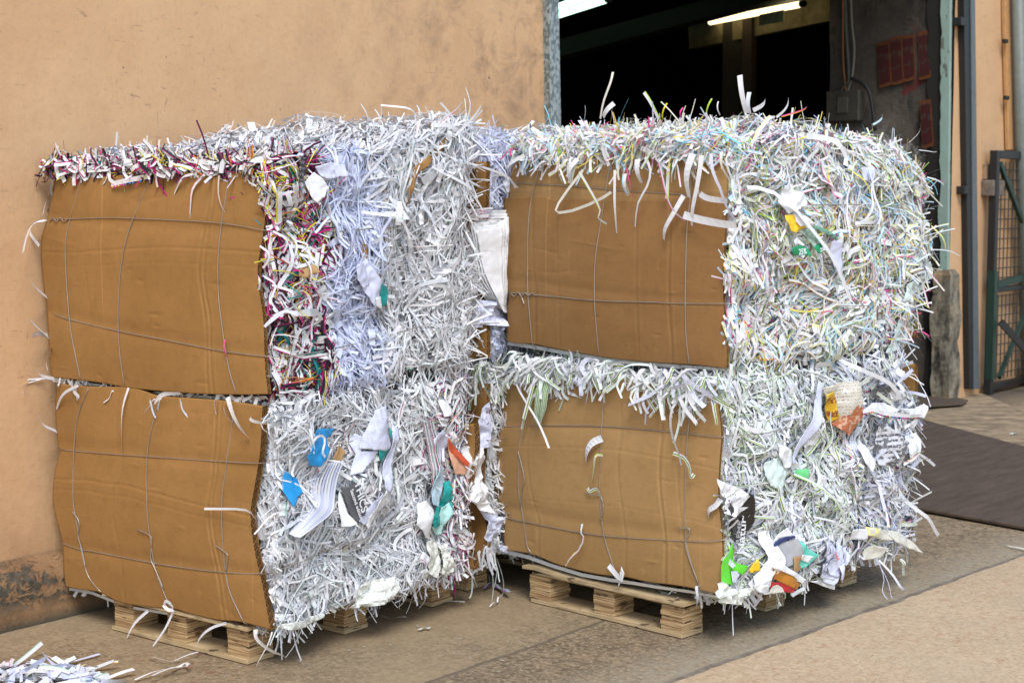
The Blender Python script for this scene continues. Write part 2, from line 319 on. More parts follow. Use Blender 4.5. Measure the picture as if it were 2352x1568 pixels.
# ------------------------------------------------------------------ ribbons of paper
def ribbons(name, P, Wv, C, K, L, parent=None, **kw):
    """P (N,k,3) centre lines, Wv (N,k,3) half widths, C (N,3) colours, K (N,4) printed marks"""
    N, k, _ = P.shape
    V = np.stack([P - Wv, P + Wv], 2).reshape(N, k * 2, 3)
    base = (np.arange(N) * k * 2)[:, None, None]; q = np.arange(k - 1)[None, :, None] * 2
    Fc = (base + q + np.array([0, 1, 3, 2])[None, None, :]).reshape(-1)
    nf = N * (k - 1); me = bpy.data.meshes.new(name)
    me.vertices.add(N * k * 2); me.vertices.foreach_set('co', V.reshape(-1).astype(np.float32))
    me.loops.add(nf * 4); me.loops.foreach_set('vertex_index', Fc.astype(np.int32))
    me.polygons.add(nf); me.polygons.foreach_set('loop_start', np.arange(0, nf * 4, 4, dtype=np.int32))
    me.polygons.foreach_set('loop_total', np.full(nf, 4, np.int32))
    me.update(calc_edges=True)
    me.polygons.foreach_set('use_smooth', np.zeros(nf, bool))
    uvl = me.uv_layers.new(name='UVMap'); s = np.arange(k - 1) / (k - 1)
    off = rng.uniform(0, 50, N)[:, None] * 1.
    v0 = off + L[:, None] * 100 * s[None]; v1 = off + L[:, None] * 100 * (s + 1 / (k - 1))[None]
    UV = np.stack([np.stack([np.zeros_like(v0), v0], -1), np.stack([np.ones_like(v0), v0], -1), np.stack([np.ones_like(v0), v1], -1), np.stack([np.zeros_like(v0), v1], -1)], 2)
    uvl.data.foreach_set('uv', UV.reshape(-1).astype(np.float32))
    ca = me.color_attributes.new('col', 'FLOAT_COLOR', 'CORNER'); C4 = np.concatenate([C, np.ones((N, 1))], 1)
    ca.data.foreach_set('color', np.repeat(C4, (k - 1) * 4, 0).reshape(-1).astype(np.float32))
    cb = me.color_attributes.new('mk', 'FLOAT_COLOR', 'CORNER')
    cb.data.foreach_set('color', np.repeat(K, (k - 1) * 4, 0).reshape(-1).astype(np.float32))
    me.materials.append(M['paper']); o = bpy.data.objects.new(name, me); col.objects.link(o)
    if parent: o.parent = parent
    return tag(o, **kw)

WH = (.77, .775, .785); BL = (.64, .69, .87); GR = (.62, .63, .65)
MAG, YEL, TEA, BLK, LIM, PNK, CYA, ORA = (.48, .01, .17), (.72, .60, .03), (.01, .20, .19), (.02, .02, .025), (.42, .72, .05), (.75, .10, .30), (.20, .58, .80), (.80, .36, .03)
PCY, PYE = (.42, .69, .85), (.78, .78, .36)
# style: rows of (share, paper colour, mark colour, mark code, width low, width high)
STY = {
 'grey': [(.50, WH, WH, 0, .004, .012), (.28, GR, WH, 0, .003, .009), (.10, (.70, .72, .76), WH, 4, .006, .013), (.05, WH, (.35, .55, .47), .25, .005, .011), (.03, (.66, .60, .55), WH, 0, .003, .007), (.02, WH, PNK, .12, .006, .012), (.02, WH, (.3, .3, .32), .15, .005, .010)],
 'blue': [(.75, BL, BL, 0, .004, .010), (.20, (.74, .77, .88), WH, 0, .004, .010), (.05, WH, WH, 0, .006, .014)],
 'mag': [(.22, WH, BLK, .14, .009, .020), (.10, WH, MAG, .22, .008, .018), (.07, WH, YEL, .22, .008, .018), (.05, WH, YEL, 3, .012, .02), (.11, MAG, MAG, 0, .003, .007), (.12, YEL, BLK, .3, .003, .006), (.24, BLK, MAG, .2, .005, .014), (.04, TEA, TEA, 0, .004, .009), (.05, (.35, .09, .03), ORA, .3, .003, .006)],
 'past': [(.30, WH, WH, 0, .005, .015), (.09, WH, PCY, .4, .005, .012), (.09, (.56, .74, .86), PCY, 0, .003, .009), (.11, WH, PYE, .35, .005, .012), (.06, WH, PNK, .2, .006, .013), (.05, WH, LIM, .2, .006, .012), (.05, WH, ORA, .18, .006, .012), (.055, PNK, PNK, 0, .0025, .005), (.05, (.80, .66, .12), YEL, 0, .0025, .006), (.03, (.40, .62, .10), LIM, 0, .0025, .005), (.045, CYA, CYA, 0, .0025, .006), (.03, (.30, .27, .22), WH, 0, .003, .006), (.03, (.62, .68, .22), LIM, 0, .0025, .005), (.03, (.78, .52, .12), ORA, 0, .0025, .0045), (.05, (.66, .66, .52), WH, 0, .004, .010), (.01, (.05, .06, .3), WH, 0, .003, .006)],
 'lime': [(.44, WH, WH, 0, .006, .015), (.24, WH, LIM, 2, .009, .014), (.12, (.70, .78, .72), WH, 0, .004, .010), (.06, WH, (.45, .75, .5), .2, .005, .012), (.10, (.72, .75, .85), WH, 4, .008, .02), (.04, (.5, .5, .54), WH, 0, .004, .01)],
 'mix': [(.40, WH, WH, 0, .006, .016), (.18, (.68, .71, .84), WH, 4, .010, .024), (.10, WH, YEL, 3, .012, .022), (.07, WH, LIM, 2, .009, .013), (.06, (.35, .45, .65), WH, .3, .003, .007), (.06, (.60, .62, .52), WH, 4, .01, .02), (.08, BLK, WH, .55, .004, .009), (.05, (.58, .58, .60), WH, 4, .01, .022)],
 'edge': [(.38, WH, YEL, 3, .010, .020), (.22, WH, MAG, .15, .008, .016), (.2, WH, BLK, .12, .008, .016), (.06, TEA, TEA, 0, .004, .008), (.06, MAG, BLK, .3, .003, .006), (.08, BLK, WH, .4, .003, .006)],
}
def sample_style(names):
    n = len(names); C = np.zeros((n, 3)); K = np.zeros((n, 4)); W = np.zeros(n); names = np.asarray(names)
    for s in set(names.tolist()):
        idx = np.where(names == s)[0]; rows = STY[s]; pr = np.array([r[0] for r in rows]); pr = pr / pr.sum()
        ch = rng.choice(len(rows), len(idx), p=pr)
        for i, r in enumerate(rows):
            j = idx[ch == i]; C[j] = r[1]; K[j, :3] = r[2]; K[j, 3] = r[3]; W[j] = rng.uniform(r[4], r[5], len(j))
    C *= rng.uniform(.90, 1.06, (n, 1)); C = np.clip(C * rng.uniform(.98, 1.02, (n, 3)), 0, .9)
    return C, K, W
def unit(a): return a / np.maximum(np.linalg.norm(a, axis=-1, keepdims=True), 1e-9)
def strip_lines(c, n, t, L, W, lift, tilt, k1, k2, tw0, tw1, k=6):
    """centre lines lying about the tangent t of a surface with normal n"""
    b = unit(np.cross(n, t)); s = np.linspace(-.5, .5, k)[None, :, None]; Lx = L[:, None, None]
    e = lambda a: a[:, None, None]
    th = e(k1) * s                                          # bending within the surface
    along = t[:, None] * (s * Lx * (1 - th ** 2 * .5)) + b[:, None] * (Lx * (e(k1) * s * s * .5))
    off = n[:, None] * (e(lift) + e(tilt) * s * Lx + e(k2) * Lx * (s * s - .08))
    N = len(c); kk = rng.random(N) < .30; s0 = rng.uniform(-.2, .3, N)
    ramp = np.maximum(0, s - e(s0)) * Lx; P = c[:, None] + along + off + ramp * (b * (kk * rng.normal(0, .8, N))[:, None])[:, None] + ramp * (n * (kk * rng.normal(0, .25, N) - .10)[:, None])[:, None]
    T = unit(np.gradient(P, axis=1)); side = unit(np.cross(np.broadcast_to(n[:, None], P.shape), T)); nn = np.cross(T, side)
    a = e(tw0) + e(tw1) * s
    return P, (side * np.cos(a) + nn * np.sin(a)) * (W[:, None, None] * .5)

class Bale:
    """rounded, uneven block of packed paper in the local frame of its stack: x in [-w,0], y in [0,d]"""
    def __init__(s, fr, x0, x1, y0, y1, z0, z1, r, seed, cinch=(), rise=0., belly=0., back=0., drop=0.):
        s.rise, s.belly, s.back, s.drop = rise, belly, back, drop; s.fr = fr; s.lo = np.array([x0, y0, z0]); s.hi = np.array([x1, y1, z1]); s.r = r; s.seed = seed; s.cinch = cinch
    def surf(s, q):
        """q: points on the plain box -> point and normal on the rounded lumpy one"""
        c = np.clip(q, s.lo + s.r, s.hi - s.r); n = unit(q - c); p = c + n * s.r
        a = s.seed; x, y, z = p.T
        d = .012 * np.sin(9 * y + 3 * z + a) + .010 * np.sin(14 * z - 6 * y + 2 * a) + .008 * np.sin(23 * y + 11 * x + a * 3) + .006 * np.sin(31 * z + 17 * y + a) + .009 * np.sin(11 * x - 5 * y + a)
        ridge = np.abs(np.sin(9.5 * y + 1.1 * np.sin(5 * z + a) + .8 * np.sin(7 * x) + a)); d += .022 * (ridge - .62)
        d += .012 * np.sin(27 * y + 9 * z + a) * np.sin(21 * z - 8 * y + 2 * a) + .007 * np.sin(47 * y - 13 * z) * np.sin(39 * z + 11 * x + a)
        for zc in s.cinch: d -= .018 * np.exp(-((z - zc) / .035) ** 2) * np.abs(n[:, 0])
        p = p + n * d[:, None]; f = (p - s.lo) / (s.hi - s.lo)
        p[:, 2] += s.rise * f[:, 1] * f[:, 2]; p[:, 0] += s.belly * np.maximum(0, f[:, 0]) * np.sin(3.14 * np.clip(f[:, 2], 0, 1)) * (.35 + .65 * f[:, 1]); p[:, 1] += s.back * np.maximum(0, f[:, 1]) * np.sin(3.14 * np.clip(f[:, 2], 0, 1))
        p[:, 2] -= s.drop * np.clip((f[:, 1] - .62) / .38, 0, 1) ** 2 * np.clip(f[:, 2] * 2 - 1, 0, 1)
        return p, n
    def face_pts(s, face, n, lo=0., hi=1.):
        q = s.lo + rng.random((n, 3)) * (s.hi - s.lo); ax, sg = face
        q[:, ax] = (s.lo if sg < 0 else s.hi)[ax]
        if (lo, hi) != (0., 1.): q[:, 1] = s.lo[1] + (s.hi[1] - s.lo[1]) * rng.uniform(lo, hi, n)
        return q

# wide field that turns the lie of the strips from place to place
def lie(p, a): return .75 * np.sin(5.1 * p[:, 1] + 3.3 * p[:, 2] + a) + .55 * np.sin(8.7 * p[:, 2] - 4.2 * p[:, 1] + 2.1 * a) + .35 * np.sin(17 * p[:, 1] + 9 * p[:, 0] + a)
def cover(b, face, n, style, depth=(-.028, .016), Lr=(.03, .15), spread=.38, wild=.28, ups=0., loose=.35):
    """strips lying on a face; most belong to locks that share a place, a lie, a bend and often a print"""
    nc = max(4, n // 9); who = rng.integers(0, nc, n); free = rng.random(n) < loose
    qc = b.face_pts(face, nc); q = qc[who]; qf = b.face_pts(face, n); q[free] = qf[free]
    thc = rng.normal(0, spread, nc); wc = rng.random(nc) < wild; thc[wc] = rng.uniform(0, 3.14, wc.sum())
    th0 = np.where(free, rng.normal(0, spread * 1.5, n), thc[who] + rng.normal(0, .13, n)); wl = free & (rng.random(n) < .45); th0[wl] = rng.uniform(0, 3.14, wl.sum())
    ax = [i for i in range(3) if i != face[0]]; q[:, ax] += np.where(free, 0, 1)[:, None] * rng.normal(0, .014, (n, 2)); q = np.clip(q, b.lo, b.hi)
    p, nn = b.surf(q); e1 = np.tile(np.array([0, 0, 1.]) if face[0] != 2 else np.array([1., 0, 0]), (n, 1)); t = unit(e1 - nn * (e1 * nn).sum(1, keepdims=True))
    bb = np.cross(nn, t); pc, _ = b.surf(qc); th = th0 + np.where(free, lie(p, b.seed), lie(pc, b.seed)[who]) * .75
    t = t * np.cos(th)[:, None] + bb * np.sin(th)[:, None]
    fr = lambda k: ((k[:, 1] - b.lo[1]) / (b.hi[1] - b.lo[1]), (k[:, 2] - b.lo[2]) / (b.hi[2] - b.lo[2]), k)
    C, K, W = sample_style(style(*fr(q))); Cc, Kc, Wc = sample_style(style(*fr(qc))); same = (~free) & (rng.random(n) < .6)
    C[same] = Cc[who[same]] * rng.uniform(.95, 1.04, (same.sum(), 1)); K[same] = Kc[who[same]]; W[same] = Wc[who[same]] * rng.uniform(.8, 1.1, same.sum())
    L = rng.uniform(*Lr, n) * rng.uniform(.6, 1.3, n); L[same] *= 1.25; L = np.where(rng.random(n) < .10, L * 1.9, L); W = np.where(L > .16, W * .6, W) * rng.uniform(.45, 1.4, n)
    lc = rng.uniform(*depth, nc); lift = np.where(free, rng.uniform(*depth, n), lc[who] + rng.normal(0, .006, n))
    k1 = np.where(free, rng.normal(0, .38, n), rng.normal(0, .5, nc)[who] + rng.normal(0, .12, n)) * np.where(rng.random(n) < .14, 3.2, 1); ph = rng.uniform(0, 6.3, n); am = np.abs(rng.normal(0, .12, n)) * (L > .06)
    big = free & (rng.random(n) < .07); L[big] = rng.uniform(.03, .075, big.sum()); W[big] = rng.uniform(.014, .034, big.sum()); K[big & (K[:, 3] == 2), 3] = 0; C[big & (C.min(1) < .5)] = (.74, .75, .78)
    kk = (rng.random(n) < .34) & ~big; ks = rng.uniform(-.25, .3, n); kd = rng.normal(0, .9, n) * kk
    K_ = 10; sv = np.linspace(-.5, .5, K_); A1 = np.zeros((n, K_)); A1[:] = th[:, None] + k1[:, None] * sv + am[:, None] * np.sin(ph[:, None] + sv * 8) + kd[:, None] * (sv[None] > ks[:, None])
    g1, g2 = ax                                        # the two axes of the face; angle 0 runs along e1
    eu = 2 if face[0] != 2 else 0; ev = [a_ for a_ in ax if a_ != eu][0]; sg = 1 if (np.cross(np.eye(3)[face[0]] * face[1], np.eye(3)[eu])[ev] > 0) else -1
    step = L[:, None] / (K_ - 1); du = np.cumsum(np.cos(A1) * step, 1); dv = np.cumsum(np.sin(A1) * step, 1) * sg; du -= du.mean(1, keepdims=True); dv -= dv.mean(1, keepdims=True)
    Q = np.repeat(q[:, None], K_, 1); Q[:, :, eu] += du; Q[:, :, ev] += dv; Qc = np.clip(Q, b.lo, b.hi)
    P, N_ = b.surf(Qc.reshape(-1, 3)); P = P.reshape(n, K_, 3); N_ = N_.reshape(n, K_, 3); ex = Q - Qc; P = P + ex * .8; exl = np.linalg.norm(ex, axis=2)
    P[:, :, 2] -= 1.8 * exl ** 2 * (face[0] == 2)
    tipl = np.where(rng.random(n) < .14 + ups, rng.uniform(0, .022 + ups * .15, n), 0); tips = rng.choice([-1, 1], n)
    P = P + N_ * (lift[:, None] + tipl[:, None] * np.maximum(0, sv[None] * tips[:, None] * 2) ** 2 + .0022 * np.sin(ph[:, None] * 2 + sv * 11))[..., None]
    T = unit(np.gradient(P, axis=1)); side = unit(np.cross(N_, T)); nn = np.cross(T, side); a = (rng.normal(0, .30, n)[:, None] + rng.normal(0, .25, n)[:, None] * sv)[..., None]
    return P, (side * np.cos(a) + nn * np.sin(a)) * W[:, None, None] * .5, np.clip(C, 0, .9), K, L
def flyers(b, face, n, style, Lr=(.05, .14), out=(.25, 1.0), zmin=None, droop=.25, lo=0., hi=1.):
    q = b.face_pts(face, n, lo, hi)
    if zmin is not None and face[0] != 2: q[:, 2] = np.maximum(q[:, 2], zmin)
    p, nn = b.surf(q); t0 = unit(rng.normal(0, 1, (n, 3))); t0 = unit(t0 - nn * (t0 * nn).sum(1, keepdims=True))
    o = rng.uniform(*out, n)[:, None]; t = unit(t0 + nn * o)
    fy = (q[:, 1] - b.lo[1]) / (b.hi[1] - b.lo[1]); fz = (q[:, 2] - b.lo[2]) / (b.hi[2] - b.lo[2])
    C, K, W = sample_style(style(fy, fz, q)); L = rng.uniform(*Lr, n); W *= .62
    k = 6; s = np.linspace(0, 1, k)[None, :, None]; bend = unit(rng.normal(0, 1, (n, 3)))[:, None] * rng.uniform(0, .45, n)[:, None, None]
    P = p[:, None] - nn[:, None] * .012 + t[:, None] * s * L[:, None, None] + bend * (s ** 2) * L[:, None, None] * .5
    P[:, :, 2] -= droop * (s[..., 0] ** 2) * L[:, None] * .5
    T = unit(np.gradient(P, axis=1)); r0 = unit(rng.normal(0, 1, (n, 3)))[:, None]; side = unit(np.cross(T, r0))
    return P, side * W[:, None, None] * .5, C, K, L
def hang(roots, dirs, L, W, C, K, curl=.25, front=-1):
    """strips that come out at a root, fall over an edge and hang down in front"""
    n = len(roots); k = 9; s = np.linspace(0, 1, k)[None, :]; P = np.zeros((n, k, 3)); P[:] = roots[:, None]
    dx = dirs[:, 0][:, None]; ph = rng.uniform(0, 6, n)[:, None]; am = rng.uniform(0, curl, n)[:, None]
    kx = (rng.random(n) < .45)[:, None] * rng.normal(0, .8, n)[:, None] * np.maximum(0, s - rng.uniform(.3, .8, n)[:, None])
    P[:, :, 0] += (dx * s + kx + am * .35 * (np.sin(ph + 4 * s) - np.sin(ph))) * L[:, None]
    P[:, :, 1] += front * (dirs[:, 1][:, None] * (1 - np.exp(-s * 5)) + am * .25 * np.abs(np.sin(ph + 3.5 * s)) * L[:, None])
    P[:, :, 2] -= dirs[:, 2][:, None] * s ** 1.15 * L[:, None] - .012 * np.sin(np.minimum(s * 6, 3.14))
    T = unit(np.gradient(P, axis=1)); a = (rng.normal(0, .35, n)[:, None] + s * rng.normal(0, .35, n)[:, None])[..., None]
    side = unit(np.cross(T, np.array([0., 1., 0.])[None, None])); nn = np.cross(T, side)
    return P, (side * np.cos(a) + nn * np.sin(a)) * W[:, None, None] * .5, C, K, L
def resample(P, k):
    if P.shape[1] == k: return P
    s = np.linspace(0, P.shape[1] - 1, k); i = np.minimum(s.astype(int), P.shape[1] - 2); f = (s - i)[None, :, None]
    return P[:, i] * (1 - f) + P[:, i + 1] * f
def merge(sets, k=9):
    return [np.concatenate([resample(s[0], k) for s in sets]), np.concatenate([resample(s[1], k) for s in sets])] + [np.concatenate([s[i] for s in sets]) for i in (2, 3, 4)]
def px_strip(fr, pts, ax, v, w, c=WH, mk=(0, 0, 0, 0), amp=.0, tw=0., dv=0.):
    """one hand placed strip along photo points lying on a local plane"""
    a = np.array([fr.at(x, y, ax, v + dv * i / (len(pts) - 1)) for i, (x, y) in enumerate(pts)]); P = np.array(smooth_line(a, 5)); k = len(P); s = np.linspace(0, 1, k)
    nrm = np.zeros(3); nrm[ax] = -1 if ax == 1 else 1
    if ax == 0: P[:, 0] = [relief(p[1], p[2]) + (v - .03) * .45 + .020 for p in P]
    if ax == 0: w = w * .7
    P = P + nrm * (amp * np.sin(s * 3.14))[:, None]
    T = unit(np.gradient(P, axis=0)); side = unit(np.cross(T, nrm[None])); nn = np.cross(T, side); g = (tw * (s - .3))[:, None]
    Wv = (side * np.cos(g) + nn * np.sin(g)) * w * .5
    return resample(P[None], 14), resample(Wv[None], 14), np.array([c], float), np.array([mk], float), np.array([np.linalg.norm(np.diff(P, axis=0), axis=1).sum()])

# ================================================================== the setting
def grid_sheet(name, x0, x1, y0, y1, step, zf, mat, **k):
    nx, ny = max(1, int((x1 - x0) / step)), max(1, int((y1 - y0) / step))
    V = [(x0 + (x1 - x0) * i / nx, y0 + (y1 - y0) * j / ny) for j in range(ny + 1) for i in range(nx + 1)]
    V = [(x, y, zf(x, y)) for x, y in V]
    Fc = [(j * (nx + 1) + i, j * (nx + 1) + i + 1, (j + 1) * (nx + 1) + i + 1, (j + 1) * (nx + 1) + i) for j in range(ny) for i in range(nx)]
    return mesh_obj(name, V, Fc, mat, **k)
g = grid_sheet('ground', -60, 60, -60, 60, 60, lambda x, y: 0., M['ground'], kind='structure')
# the beige slab right of the long joint, a sheet lying 4 mm higher with a crumbled edge
def edge_x(y):
    return -2.745 + .07 * (y - 4.14) + .016 * noise.noise(Vector((y * 3, 0, 0))) + .010 * noise.noise(Vector((y * 12, 3, 0))) + .006 * noise.noise(Vector((y * 37, 7, 0)))
ys = [-8 + i * .02 for i in range(int(24 / .02))]
V = [(edge_x(y), y, .004) for y in ys] + [(12, y, .004) for y in ys]; n = len(ys)
# narrow crumbled lip down into the joint
V += [(edge_x(y) - .012, y, -.001) for y in ys]
mesh_obj('pavement', V, [(i, n + i, n + i + 1, i + 1) for i in range(n - 1)] + [(2 * n + i, i, i + 1, 2 * n + i + 1) for i in range(n - 1)], M['apron'], kind='structure')
# low ramp up to the doorway
rp = [WF.at(x, y, 2, .0) for x, y in ((2040, 935), (2180, 905), (2240, 925), (2352, 985), (2500, 1060), (2380, 1160), (2000, 1050))]
def ramp_obj():
    V = smooth_line([WF.at(x, y, 2, .004) for x, y in ((1960, 870), (2060, 858), (2140, 865), (2240, 897), (2352, 945), (2500, 1010), (2520, 1110), (2352, 1048), (2085, 975), (1960, 950), (1960, 870))], 4)[:-1]; V = [(p[0], p[1], .004) for p in V]
    mesh_obj('ramp', V, [tuple(range(len(V)))[::-1]], plain('ramp_concrete', (.27, .20, .12), .85, 0, .5, 7), kind='structure')
ramp_obj()

# ------------------------------------------------------------------ walls and doorway
WX = -5.0; LEAN = .035                                     # the door posts lean a little, as in the photo
def wall_grid(x, y0, y1, z0, z1, step=.06, amp=.004):
    ny, nz = int((y1 - y0) / step), int((z1 - z0) / step)
    V = [(x + amp * noise.noise(Vector((y0 + (y1 - y0) * j / ny, (z0 + (z1 - z0) * k / nz), 3)) * 1.6) * 2, y0 + (y1 - y0) * j / ny, z0 + (z1 - z0) * k / nz) for k in range(nz + 1) for j in range(ny + 1)]
    return V, [(k * (ny + 1) + j, k * (ny + 1) + j + 1, (k + 1) * (ny + 1) + j + 1, (k + 1) * (ny + 1) + j) for k in range(nz) for j in range(ny)]
ow = empty('plastered_wall', (0, 0, 0), label='orange plastered wall with scuffs and dirt left of the doorway, behind the bales', cat='wall')
V, Fc = wall_grid(WX, -6, 6.40, 0, 3.4); mesh_obj('wall_face', V, Fc, M['wall'], ow, True)
MB().box(WX - .30, WX - .012, -6, 6.40, 0, 6).box(WX - .012, WX + .006, -6, 6.40, 3.4, 6).obj('wall_body', M['wall'], ow)
# flaking plinth with a worn sloping top
PY = np.arange(-4, 6.40, .05); pr = [(.100, 0), (.100, .06), (.098, .13), (.096, .165), (.088, .188), (.055, .205), (0.006, .232)]
V = []
for y in PY:
    for i, (dx, z) in enumerate(pr):
        q = Vector((y * 5, z * 9, 1)); V.append((WX + dx + .011 * noise.noise(q) + .006 * noise.noise(q * 4) if i < 6 else WX + dx, y, z + (.006 * noise.noise(q * 3) if 0 < i < 6 else 0)))
n = len(pr); mesh_obj('plinth', V, [(j * n + i, (j + 1) * n + i, (j + 1) * n + i + 1, j * n + i + 1) for j in range(len(PY) - 1) for i in range(n - 1)], M['plinth'], ow, True)

door = empty('doorway', (WX, 6.40, 0), label='leaning galvanised steel post at the left side of the dark doorway', cat='door post')
def lean_box(dx0, dx1, y0, y1, z0, z1, name, mat, par, bev=.003):
    """upright member in world coordinates, leaning along the wall"""
    V = []; 
    for z in (z0, z1):
        for y in (y0, y1):
            for x in (dx0, dx1): V.append((x - par.location.x, y - LEAN * z - par.location.y, z - par.location.z))
    o = mesh_obj(name, V, [(0, 2, 3, 1), (4, 5, 7, 6), (0, 1, 5, 4), (2, 6, 7, 3), (0, 4, 6, 2), (1, 3, 7, 5)], mat, par)
    m = o.modifiers.new('bevel', 'BEVEL'); m.width = bev; m.segments = 2; return o
door.name = 'door_post'
lean_box(WX - .02, WX + .042, 6.412, 6.492, 0, 4, 'front_plate', M['galv'], door)
lean_box(WX - .30, WX - .023, 6.414, 6.488, 0, 4, 'post_web', M['steel'], door)
lt = empty('door_lintel', (WX, 9, 3.3), label='concrete lintel above the wide dark doorway', cat='lintel')
MB().box(-.30, 0, -2.58, 2.6, 0, 2.7).obj('lintel_body', M['wall'], lt)

# right of the opening: stained pillar with posters, mint paint strip, orange wall, black door track
PX0, PYR = WX - .02, 11.19
pil = empty('concrete_pillar', (WX, PYR, 0), label='stained grey concrete pillar with peeling paper inside the right of the doorway', cat='pillar')
V, Fc = [], []
nx, nz = 16, 60
for k in range(nz + 1):
    for i in range(nx + 1):
        x = -.98 + .96 * i / nx; z = 3.4 * k / nz; V.append((x, -LEAN * z + .014 * noise.noise(Vector((x * 4, z * 3, 2))) - .02 * max(0, .9 - z) * 0, z))
Fc = [(k * (nx + 1) + i, k * (nx + 1) + i + 1, (k + 1) * (nx + 1) + i + 1, (k + 1) * (nx + 1) + i) for k in range(nz) for i in range(nx)]
mesh_obj('pillar_face', V, Fc, M['pillar'], pil, True)
MB().box(-.98, -.02, .02, .5, 0, 3.4).obj('pillar_body', M['pillar'], pil)
def rough_strip(name, x0, x1, y, z0, z1, mat, par, rag=.02, thick=.02):
    V = []; nz = 70
    for k in range(nz + 1):
        z = z0 + (z1 - z0) * k / nz; r = rag * (noise.noise(Vector((z * 4, 5, 1))) + .6 * noise.noise(Vector((z * 15, 2, 1))))
        yy = y - LEAN * z; V += [(x0 + r, yy + thick, z), (x0 + r, yy, z), (x1, yy, z), (x1, yy + thick, z)]
    return mesh_obj(name, V, [(4 * k + i, 4 * k + (i + 1) % 4, 4 * k + 4 + (i + 1) % 4, 4 * k + 4 + i) for k in range(nz) for i in range(4)], mat, par)
rough_strip('tar_strip', -.17, -.058, -.024, 0, 3.4, M['dark'], pil, .03)
rough_strip('mint_paint_edge', -.058, .006, -.045, .92, 3.4, M['mint'], pil, .018, .04)
# broken lower stump
V = []; nz = 24; ring = 12
for k in range(nz + 1):
    z = .98 * k / nz
    for i in range(ring):
        a = 2 * math.pi * i / ring; rr = Vector((.085 * np.sign(math.cos(a)) * abs(math.cos(a)) ** .18, .10 * np.sign(math.sin(a)) * abs(math.sin(a)) ** .18, 0))
        rr *= .84 + .34 * noise.noise(Vector((math.cos(a) * 2, math.sin(a) * 2, z * 4))) + .1 * noise.noise(Vector((math.cos(a) * 5, math.sin(a) * 5, z * 13))) - (.25 if k == nz else 0)
        V.append((-.02 + rr.x, .0 + rr.y - LEAN * z, z))
mesh_obj('broken_stump', V, [(k * ring + i, k * ring + (i + 1) % ring, (k + 1) * ring + (i + 1) % ring, (k + 1) * ring + i) for k in range(nz) for i in range(ring)] + [tuple(nz * ring + i for i in range(ring))],
         mat_render(), pil)
rw = empty('plastered_wall', (WX, PYR, 0), label='orange plastered wall right of the doorway, behind the wire cage', cat='wall')
V, Fc = wall_grid(0, -.03, 10, 0, 3.4); mesh_obj('wall_face', V, Fc, M['wall'], rw, True)
MB().box(-.3, -.012, .06, 10, 0, 6).box(-.012, .006, .06, 10, 3.4, 6).obj('wall_body', M['wall'], rw)
tr = empty('door_track', (WX, PYR, 0), label='tall black and blue grey steel door track on the orange wall', cat='door track')
def on_wall(x, y, off=.05): return WF.at(x, y, 0, WX + off)
def track(pxa, pxb, ya, yb, off, th, name, mat, par):
    a, b, c, d = on_wall(pxa[0], ya, off), on_wall(pxa[1], ya, off), on_wall(pxb[1], yb, off), on_wall(pxb[0], yb, off)
    o = Vector(par.location); V = [Vector(p) - o for p in (a, b, c, d)]; V = [(v.x, v.y, max(v.z, 0.003)) for v in V]; V += [(v[0] - th, v[1], v[2]) for v in V]
    ob = mesh_obj(name, V, [(0, 3, 2, 1), (4, 5, 6, 7), (0, 1, 5, 4), (2, 3, 7, 6), (1, 2, 6, 5), (3, 0, 4, 7)], mat, par)
    m = ob.modifiers.new('bevel', 'BEVEL'); m.width = .004; m.segments = 2; return ob
track((2212, 2229.5), (2227, 2238), -160, 893, .05, .05, 'track_channel', M['black'], tr)
track((2229.7, 2238.5), (2238.2, 2250), -160, 893, .06, .06, 'track_flange', M['steel'], tr)
for yy in (50, 437):
    p = on_wall(2206 if yy < 100 else 2214, yy, .05) - np.array(tr.location)
    MB().box(p[0] - .05, p[0] + .02, p[1] - .03, p[1] + .06, p[2] - .03, p[2] + .03).obj('track_bracket', M['black'], tr, .006)
pp = empty('drain_pipe', (WX, PYR, 0), label='grey steel pipe standing at the right edge beside the cage', cat='pipe')
a, b = on_wall(2336, -150, .10) - np.array(pp.location), on_wall(2362, 900, .10) - np.array(pp.location)
MB().tube([a, b], .055, 16).obj('pipe_tube', plain('grey_pipe', (.15, .17, .15), .5), pp, smooth=True)
a, b = on_wall(2314, -150, .012) - np.array(pp.location), on_wall(2338, 340, .012) - np.array(pp.location)
cv = empty('conduit_cover', (WX, PYR, 0), label='narrow orange painted cover strip on the wall left of the grey pipe', cat='cover strip')
track((2304, 2330), (2317, 2343), -160, 345, .035, .03, 'cover_board', plain('ochre_paint', (.50, .27, .11), .6), cv)
for yy in (95, 225): 
    p = on_wall(2308 + yy * .02, yy, .05) - np.array(cv.location); MB().box(p[0] - .02, p[0] + .01, p[1] - .03, p[1] + .03, p[2] - .015, p[2] + .015).obj('screw_clip', M['black'], cv, .003)
jb = empty('wall_bracket', tuple(on_wall(2268, 420, 0)), label='small rusty grey box fixed to the orange wall behind the cage top', cat='bracket')
MB().box(0, .10, -.13, .10, -.10, .02).obj('box_body', plain('rusty_grey', (.14, .11, .085), .8, 0, .5, 20), jb, .008); MB().box(0, .03, -.11, .08, .025, .14).obj('back_plate', plain('rusty_tan', (.26, .17, .10), .8, 0, .5, 20), jb, .004)

